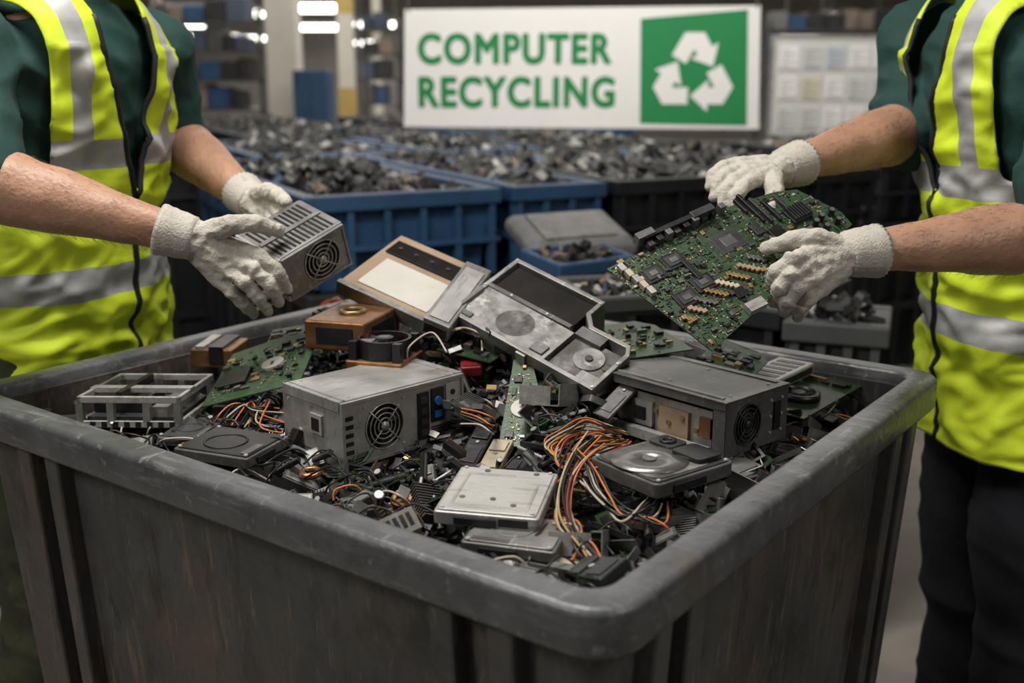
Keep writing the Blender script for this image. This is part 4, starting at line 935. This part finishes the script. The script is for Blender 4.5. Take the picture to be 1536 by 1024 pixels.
for k in range(7):
    a=k*.9; p.cbox((.017*math.cos(a),.017*math.sin(a),.011),(.016,.009,.0015),Euler((.5,0,a)))
mkproto(med,'cooling_fan','small black cooling fan half buried in the foreground scrap','fan',[('frame',b,'black'),('rotor',p,'charcoal')],'small cooling fans in the bin')
b=MB(); b.box(-.04,-.03,0,.04,.03,.005);b.box(-.04,-.03,.005,.04,-.026,.02);b.box(-.04,.026,.005,.04,.03,.02);b.box(-.04,-.026,.005,-.036,.026,.02); p=MB(); p.box(-.03,-.02,.005,.02,.02,.012); q=MB(); q.cyl((.028,0,.005),(.028,0,.016),.008,n=14)
mkproto(med,'drive_caddy','black open drive caddy half buried in the foreground scrap','drive caddy',[('frame',b,'black'),('inner_block',p,'charcoal'),('motor',q,'worn_steel')],'black drive caddies in the bin')
b=MB(); b.box(-.03,-.02,0,.03,.02,.005); p=MB()
for k in range(12): p.box(-.03+.0052*k,-.02,.005,-.0285+.0052*k,.02,.020)
mkproto(med,'heat_sink','palm sized grey finned heat sink in the foreground scrap','heat sink',[('base',b,'steel_dark'),('fins',p,'steel_dark')],'palm sized heat sinks in the bin')
b=MB(); b.box(-.026,-.018,0,.026,.018,.022); p=MB(); p.box(-.021,-.0192,.004,.021,-.018,.018); q=MB(); q.box(-.02,-.013,.022,.02,.013,.0232)
mkproto(med,'metal_module','boxy steel module half buried in the foreground scrap','component',[('casing',b,'steel_dark'),('opening',p,'black'),('top_plate',q,'worn_steel')],'boxy steel modules in the bin')
b=MB(); b.box(-.05,-.035,0,.05,.035,.002); b.box(-.05,-.035,.002,-.048,.035,.034); b.box(.048,-.035,.002,.05,.02,.030); b.box(-.048,.033,.002,.048,.035,.034); b.box(-.048,-.035,.002,-.02,-.033,.03); b.box(.01,-.035,.002,.048,-.033,.02); b.box(-.048,.015,.03,.02,.033,.032)
p=MB(); p.box(-.04,-.02,.002,-.005,.025,.018); p.cyl((.02,-.005,.002),(.02,-.005,.022),.014,n=18); q=MB(); q.box(-.036,-.012,.018,-.012,.012,.020)
for k in range(5): q.cyl((.0,.028-.012*k,.002),(.0,.028-.012*k,.014),.003,n=8)
s_=MB()
for k in range(6): s_.box(-.0505,-.028+.01*k,.008,-.05,-.022+.01*k,.028)
mkproto(med,'broken_chassis','broken open sheet metal chassis in the foreground scrap','chassis',[('shell',b,'worn_steel'),('inner_parts',p,'black'),('details',q,'steel_dark'),('slots',s_,'black')],'broken open chassis in the bin')
b=MB(); b.box(-.04,-.012,0,.04,.012,.012); p=MB()
for k in range(10): p.box(-.036+.0074*k,-.008,.012,-.031+.0074*k,.008,.0145)
q=MB()
for k in range(10): q.tube([(-.034+.0074*k,.012,.006),(-.034+.0074*k,.022,.010),(-.032+.0074*k,.034,.004)],.0012,5)
mkproto(med,'cable_connector','wide black connector with a fan of short wires in the scrap','connector',[('housing',b,'black'),('contacts',p,'charcoal'),('wire_tails',q,'wire_orange')],'wide wired connectors in the bin')
placed=[]; usedm=set(); tries=0
mw=[5,4,4.5,4,2.5,4,3,3,4,2.5]
while len(placed)<200 and tries<9000:
    tries+=1
    a,b_=random.uniform(-hx+.05,hx-.05),random.uniform(-hy+.05,hy-.05)
    loc=C0+U*a+Vd*b_; loc.z=heap_ab(a,b_)+.001
    if blocked(loc+V((0,0,.01)),2): continue
    if any((loc-q).length<.042 for q in placed): continue
    placed.append(loc.copy())
    k=random.choices(range(10),mw)[0]
    mx=M.Translation(loc)@Euler((random.gauss(0,.3),random.gauss(0,.3),random.uniform(0,6.28))).to_matrix().to_4x4()@M.Scale(random.uniform(.62,1.0),4)
    if k not in usedm: med[k].matrix_world=mx; usedm.add(k)
    else: dup(med[k],mx)
protos=[]
def proto(*a): return mkproto(protos,*a)
b=MB(); b.box(-.018,-.007,0,.018,.007,.010); p=MB()
for k in range(8): p.cyl((-.015+.0043*k,0,.010),(-.015+.0043*k,0,.016),.0009,n=5)
proto('pin_connector','small black pin connector lying loose in the bin','connector',[('housing',b,'black'),('pins',p,'gold')],'small pin connectors in the bin')
b=MB(); b.box(-.016,-.012,0,.016,.012,.0018); p=MB(); p.box(-.009,-.007,.0018,.006,.007,.0045); p.box(.009,-.008,.0018,.013,.006,.004)
proto('board_fragment','small broken green board fragment with black chip','circuit board',[('board',b,'pcb'),('chip',p,'black')],'green board fragments in the bin')
b=MB(); b.box(-.02,-.008,0,.02,.008,.0015); b.box(-.02,-.008,0,-.0185,.008,.014); p=MB(); p.cyl((.005,0,.0015),(.005,0,.003),.004,n=10); p.cyl((-.008,0,.0015),(-.008,0,.003),.003,n=10)
proto('mounting_bracket','small bent metal mounting bracket lying loose in the bin','bracket',[('plate',b,'worn_steel'),('rivets',p,'steel_dark')],'metal brackets in the bin')
b=MB(); b.cyl((0,0,0),(0,0,.018),.006,n=14); p=MB(); p.cyl((0,0,.018),(0,0,.0186),.005,n=14)
proto('capacitor','small dark round capacitor with silver top','capacitor',[('can',b,'charcoal'),('top',p,'steel')],'capacitors in the bin')
b=MB(); b.box(-.045,-.012,0,.045,.012,.0014); p=MB()
for k in range(6): p.box(-.040+.0135*k,-.007,.0014,-.030+.0135*k,.006,.0032)
proto('memory_module','slim green memory module with black chips','memory module',[('board',b,'pcb_dark'),('chips',p,'black')],'memory modules in the bin')
b=MB(); b.box(-.026,-.018,0,.026,-.014,.008);b.box(-.026,.014,0,.026,.018,.008);b.box(-.026,-.014,0,-.022,.014,.008);b.box(.022,-.014,0,.026,.014,.008); p=MB(); p.box(-.012,-.014,0,-.006,.014,.004)
proto('plastic_frame','small black rectangular plastic frame piece in the bin','plastic part',[('frame',b,'black'),('crossbar',p,'charcoal')],'black plastic frames in the bin')
b=MB(); b.box(-.014,-.010,0,.014,.010,.008); p=MB(); p.box(-.011,-.008,.008,.011,.008,.009)
proto('shielded_module','small boxy metal shielded module lying loose in the bin','component',[('can',b,'steel_dark'),('lid',p,'worn_steel')],'shielded modules in the bin')
b=MB(); b.torus((0,0,.005),.011,.0045,18,8); p=MB(); p.cyl((.010,0,0),(.022,0,.002),.001,n=5); p.cyl((-.010,0,0),(-.02,.006,.002),.001,n=5)
proto('coil','small copper ring coil lying loose in the bin','coil',[('winding',b,'copper'),('leads',p,'copper')],'copper ring coils in the bin')
b=MB(); b.box(-.03,-.004,0,.03,.004,.006); p=MB(); p.box(-.028,-.0015,.006,.028,.0015,.0065)
proto('slot_connector','long thin black slot connector lying loose in the bin','connector',[('housing',b,'black'),('contacts',p,'steel_dark')],'slot connectors in the bin')
b=MB(); b.cyl((-.03,0,.003),(.02,0,.003),.0022,n=10); p=MB(); p.cyl((.02,0,.003),(.024,0,.003),.005,n=10)
proto('metal_rod','thin steel rod with a round head lying in the bin','rod',[('shaft',b,'steel'),('head',p,'steel_dark')],'thin steel rods in the bin')
wts=[5,3,4,2,2,3.5,3.5,1,5,3]
used=[False]*len(protos); cnt=0
while cnt<380:
    a,b_=random.uniform(-hx+.03,hx-.03),random.uniform(-hy+.03,hy-.03)
    loc=C0+U*a+Vd*b_; loc.z=heap_ab(a,b_)+random.uniform(.002,.022)
    if blocked(loc,-14): continue
    cnt+=1
    k=random.choices(range(len(protos)),wts)[0]
    mx=M.Translation(loc)@Euler((random.gauss(0,.4),random.gauss(0,.4),random.uniform(0,6.28))).to_matrix().to_4x4()@M.Scale(random.uniform(.7,1.1),4)
    if not used[k]: protos[k].matrix_world=mx; used[k]=True
    else: dup(protos[k],mx)
# ---------------------------------------------------------------- cables
def catmull(P,n=8):
    P=[P[0]]+P+[P[-1]]; out=[]
    for i in range(1,len(P)-2):
        for k in range(n):
            t=k/n; a,b,c,d=P[i-1],P[i],P[i+1],P[i+2]
            out.append(.5*((2*b)+(c-a)*t+(2*a-5*b+4*c-d)*t*t+(3*b-a-3*c+d)*t**3))
    out.append(P[-2]); return out
def cable(px,col,label,group,r=.0018,jit=4,lift=.02):
    pts=[]
    for q in px:
        u,v=q[0]+random.uniform(-jit,jit),q[1]+random.uniform(-jit,jit); lf=(q[2] if len(q)>2 else lift)+random.uniform(-.005,.006)
        pts.append(S(u,v,lf))
    o=MB().tube(catmull(pts),r,7).build('cable',col,None,True); tag(o,label,'cable',group)
cols=['wire_orange','wire_black','wire_orange','wire_white','wire_black','wire_yellow','wire_black','wire_orange','wire_white','wire_black','wire_red']
nm={'wire_orange':'orange','wire_white':'off-white','wire_yellow':'yellow','wire_black':'black','wire_red':'red','wire_blue':'blue'}
for i in range(28):
    c=cols[i%11]; s=(i%12-5.5)
    if i<12: px=[(930-s*2,652,.03),(890+s*2,642+s*2,.04),(850+s*2,654+s*1.5,.045),(826+s*1.5,676+s*2,.04),(846+s*2,692+s*2,.035),(890+s*2,680+s*2,.04),(935+s,662,.03)]
    elif i<23: px=[(895+s*3,658+s*3,.045),(862+s*2.5,690+s,.045),(845+s*2,735,.04),(850+s*2.2,782,.04),(876+s*2.5,822,.03),(903+s*2,856,.02)]
    else: c=['wire_black','wire_white','wire_black','wire_orange','wire_black'][i-23]; s=i-25; px=[(862+s*3,672,.045),(885+s*5,700+s*3,.045),(905+s*5,735+s*3,.035),(935+s*7,768+s*2,.03),(985+s*5,780+s*4,.03),(1000+s*4,750+s*3,.025)]
    cable(px,c,nm[c]+(' wire looped in the coil left of the open hard drive' if i<12 else ' wire trailing from the coil to the near corner' if i<23 else ' wire looping loosely below the open hard drive'),nm[c]+(' coiled wires' if i<12 else ' trailing wires' if i<23 else ' loose looping wires'),r=random.uniform(.0011,.0015),jit=7)
for i in range(6):
    cable([(870,700+i*6,.03),(885+i*5,735+i*5,.03),(920+i*3,765+i*4,.03),(965,775-i*4,.03),(990-i*4,745,.03),(975-i*8,728,.025)],'wire_white' if i%3==1 else 'wire_black',('off-white' if i%3==1 else 'black')+' wire curving under the open hard drive',('off-white' if i%3==1 else 'black')+' wires under the open drive',.0016)
for i in range(4):
    cable([(832,775+i*5,.03),(860+i*3,785,.035),(872-i*2,812,.03),(858,838,.02)],['wire_white','wire_orange','wire_white','wire_black'][i],['off-white','orange','off-white','black'][i]+' short wire arching right of the silver flat drive',['off-white','orange','off-white','black'][i]+' short arching wires')
for i in range(14):
    c=cols[(i*2)%9]; cable([(692,556+i*6,.05),(715,562+i*6,.055),(738,574+i*6,.045),(742,598+i*4,.02)],c,nm[c]+' wire squeezed between the big power supply and white disc board',nm[c]+' wires beside the power supply',.0014)
for i in range(8):
    c=['wire_red','wire_orange','wire_black','wire_yellow'][i%4]; cable([(530,510,.02),(500+i*2,512-i,.03),(482+i*2,492,.04),(476+i*3,465,.06),(496+i*3,450,.07),(516,456,.06)],c,nm[c]+' wire curling left of the copper coil block',nm[c]+' wires left of the coil block',.0015)
for i in range(12):
    c=['wire_black','wire_orange','wire_black','wire_black','wire_white'][i%5]; cable([(310+i*6,640,.03),(345+i*5,612-i,.04),(385,605+i*3,.04),(425,612+i*3,.03)],c,nm[c]+' wire lying before the left green board',nm[c]+' wires before the left board',.0013,6)
for i in range(9):
    cable([(1180+random.uniform(-30,60),640-i*6,.03),(1240,620-i*9,.04),(1262,592-i*7,.04),(1225,560-i*2,.04)],'wire_black','black wire around the board at the right end','black wires at the right end',.0018,8)
i=0
while i<90:
    a,b_=random.uniform(-hx+.08,hx-.08),random.uniform(-hy+.06,hy-.06); p=C0+U*a+Vd*b_; p.z=heap_ab(a,b_)+.01
    if blocked(p,-10): continue
    u,v=proj(p); i+=1; s=random.choice((-1,1)); k=random.uniform(.7,1.3)
    c=random.choices(['wire_black','wire_white','wire_orange'],[10,.8,.9])[0]
    cable([(u,v),(u+25*k*s,v-16*k,.035),(u+52*k*s,v-4,.035),(u+58*k*s,v+13*k,.02)],c,'thin '+nm[c]+' wire loop tangled in the foreground scrap','thin '+nm[c]+' wires in the scrap',.0014,8)
# ---------------------------------------------------------------- held motherboard
Lc,Bt,Tt=(910,402,1.50),(1068,525,1.42),(1172,284,1.63)
m_,w_,l_=basis(W(*Bt),W(*Bt)+(W(*Tt)-W(*Lc)),W(*Lc)); inv=m_.inverted()
def onb(u,v):
    o=inv@CAM; d=inv.to_3x3()@ray(u,v); t=-o.z/d.z; p=o+d*t; return p.x,p.y
t=thing('motherboard','large green motherboard held up by the right worker','circuit board',m_)
poly=[onb(*p) for p in((1068,526),(1278,336),(1262,318),(1195,284),(1160,288),(1075,316),(1060,330),(962,378),(910,403))]
MB().prism(poly,-.002,0).build('board','pcb',t)
def inside(x,y):
    ins=False; j=len(poly)-1
    for k in range(len(poly)):
        a,b2=poly[k],poly[j]
        if (a[1]>y)!=(b2[1]>y) and x<(b2[0]-a[0])*(y-a[1])/(b2[1]-a[1])+a[0]: ins=not ins
        j=k
    return ins
def bc(u,v,a,b_,h,m,nm,bev=.0006,par=None,z0=0):
    x,y=onb(u,v); return MB().box(x-a/2,y-b_/2,z0,x+a/2,y+b_/2,h).build(nm,m,par or t,bevel=bev)
s0=bc(1092,362,.072,.058,.0012,'pcb_dark','processor_socket'); bc(1092,362,.046,.038,.0024,'charcoal','processor',par=s0); bc(1092,362,.022,.018,.003,'steel_dark','processor_lid',par=s0)
for (u,v) in((1010,392),(1055,425),(980,412),(1030,448)):
    s0=bc(u,v,.034,.027,.003,'black','chip_socket'); bc(u,v,.024,.018,.0045,'charcoal','chip',par=s0); bc(u,v,.012,.009,.0055,'steel_dark','chip_lid',par=s0)
bc(1035,405,.008,.045,.006,'black','chip')
for i,(u,v) in enumerate(((1125,315),(1140,318),(1156,318),(1172,308),(1110,312))): bc(u,v,.005,.062-.008*i,.007,['black','charcoal'][i%2],'memory_slot')
hs0=bc(1195,322,.036,.030,.005,'black','heat_sink'); 
x,y=onb(1195,322)
for k in range(7): MB().box(x-.016+k*.005,y-.013,.005,x-.0137+k*.005,y+.013,.011).build('fin','charcoal',hs0)
bc(1215,352,.024,.024,.004,'steel_dark','chip'); bc(1165,350,.024,.018,.005,'black','chip'); bc(1135,345,.016,.022,.004,'charcoal','chip')
for i in range(9):
    bc(975+i*13,371-i*6.5,.010,.010,.010+.003*(i%3),['charcoal','black','steel_dark'][i%3],'port')
bc(1000,350,.09,.008,.016,'black','edge_connector'); bc(965,362,.03,.012,.018,'steel_dark','port'); bc(1050,328,.04,.012,.018,'charcoal','port')
for i in range(5): bc(932+i*11,406+i*8.5,.009,.013,.009,'cream' if i%2 else 'steel','edge_socket')
for r_ in range(5):
    for i in range(9):
        u,v=1008+i*16+r_*9,492-i*12.5-r_*14+14
        x,y=onb(u,v)
        if inside(x,y) and not (r_>2 and i>6): MB().box(x-.0042,y-.0032,0,x+.0042,y+.0032,.005).build('capacitor',['gold','cream','gold','tan','steel_dark'][(i+r_)%5],t,bevel=.0008)
for i in range(8):
    x,y=onb(955+i*14,441+i*10.6)
    if inside(x,y+.002): MB().box(x-.004,y-.004,0,x+.004,y+.005,.006).build('edge_contact',['gold','cream'][i%2],t,bevel=.0008)
bc(1132,462,.030,.016,.010,'steel','port'); bc(1165,412,.03,.02,.012,'steel','port'); bc(1110,440,.018,.016,.004,'black','chip')
k=0
while k<74:
    u=random.uniform(925,1260); v=random.uniform(295,515); x,y=onb(u,v)
    if inside(x,y): bc(u,v,random.uniform(.003,.010),random.uniform(.003,.008),random.uniform(.002,.005),random.choice(['black','gold','steel_dark','charcoal','cream','charcoal']),'component',.0003); k+=1
f=MB(); k=0
while k<2000:
    u=random.uniform(915,1270); v=random.uniform(288,520); x,y=onb(u,v)
    if inside(x,y):
        a_,b2=random.choice([(.0026,.0013),(.0013,.0026),(.0018,.0018),(.006,.0006),(.0006,.007)]); f.k=random.choice([0,0,0,1,2,3]); f.box(x-a_/2,y-b2/2,0,x+a_/2,y+b2/2,random.uniform(.0006,.0018)); k+=1
o=f.build('fine_components',['black','gold','steel_dark','cream'],t,recalc=False); o['kind']='stuff'
for (u,v) in((1230,330),(1245,322),(1255,335),(1238,345),(1222,338)):
    x,y=onb(u,v); rc_=MB().cyl((x,y,0),(x,y,.012),.005,n=12).build('round_capacitor','black',t); MB().cyl((x,y,.012),(x,y,.0123),.004,n=12).build('capacitor_top','steel_dark',rc_)
screws(t,[(*onb(u,v),0) for u,v in((925,403),(1065,512),(1190,292))],'z',.003)
sc.view_settings.view_transform='Standard'
sc.view_settings.look='None'
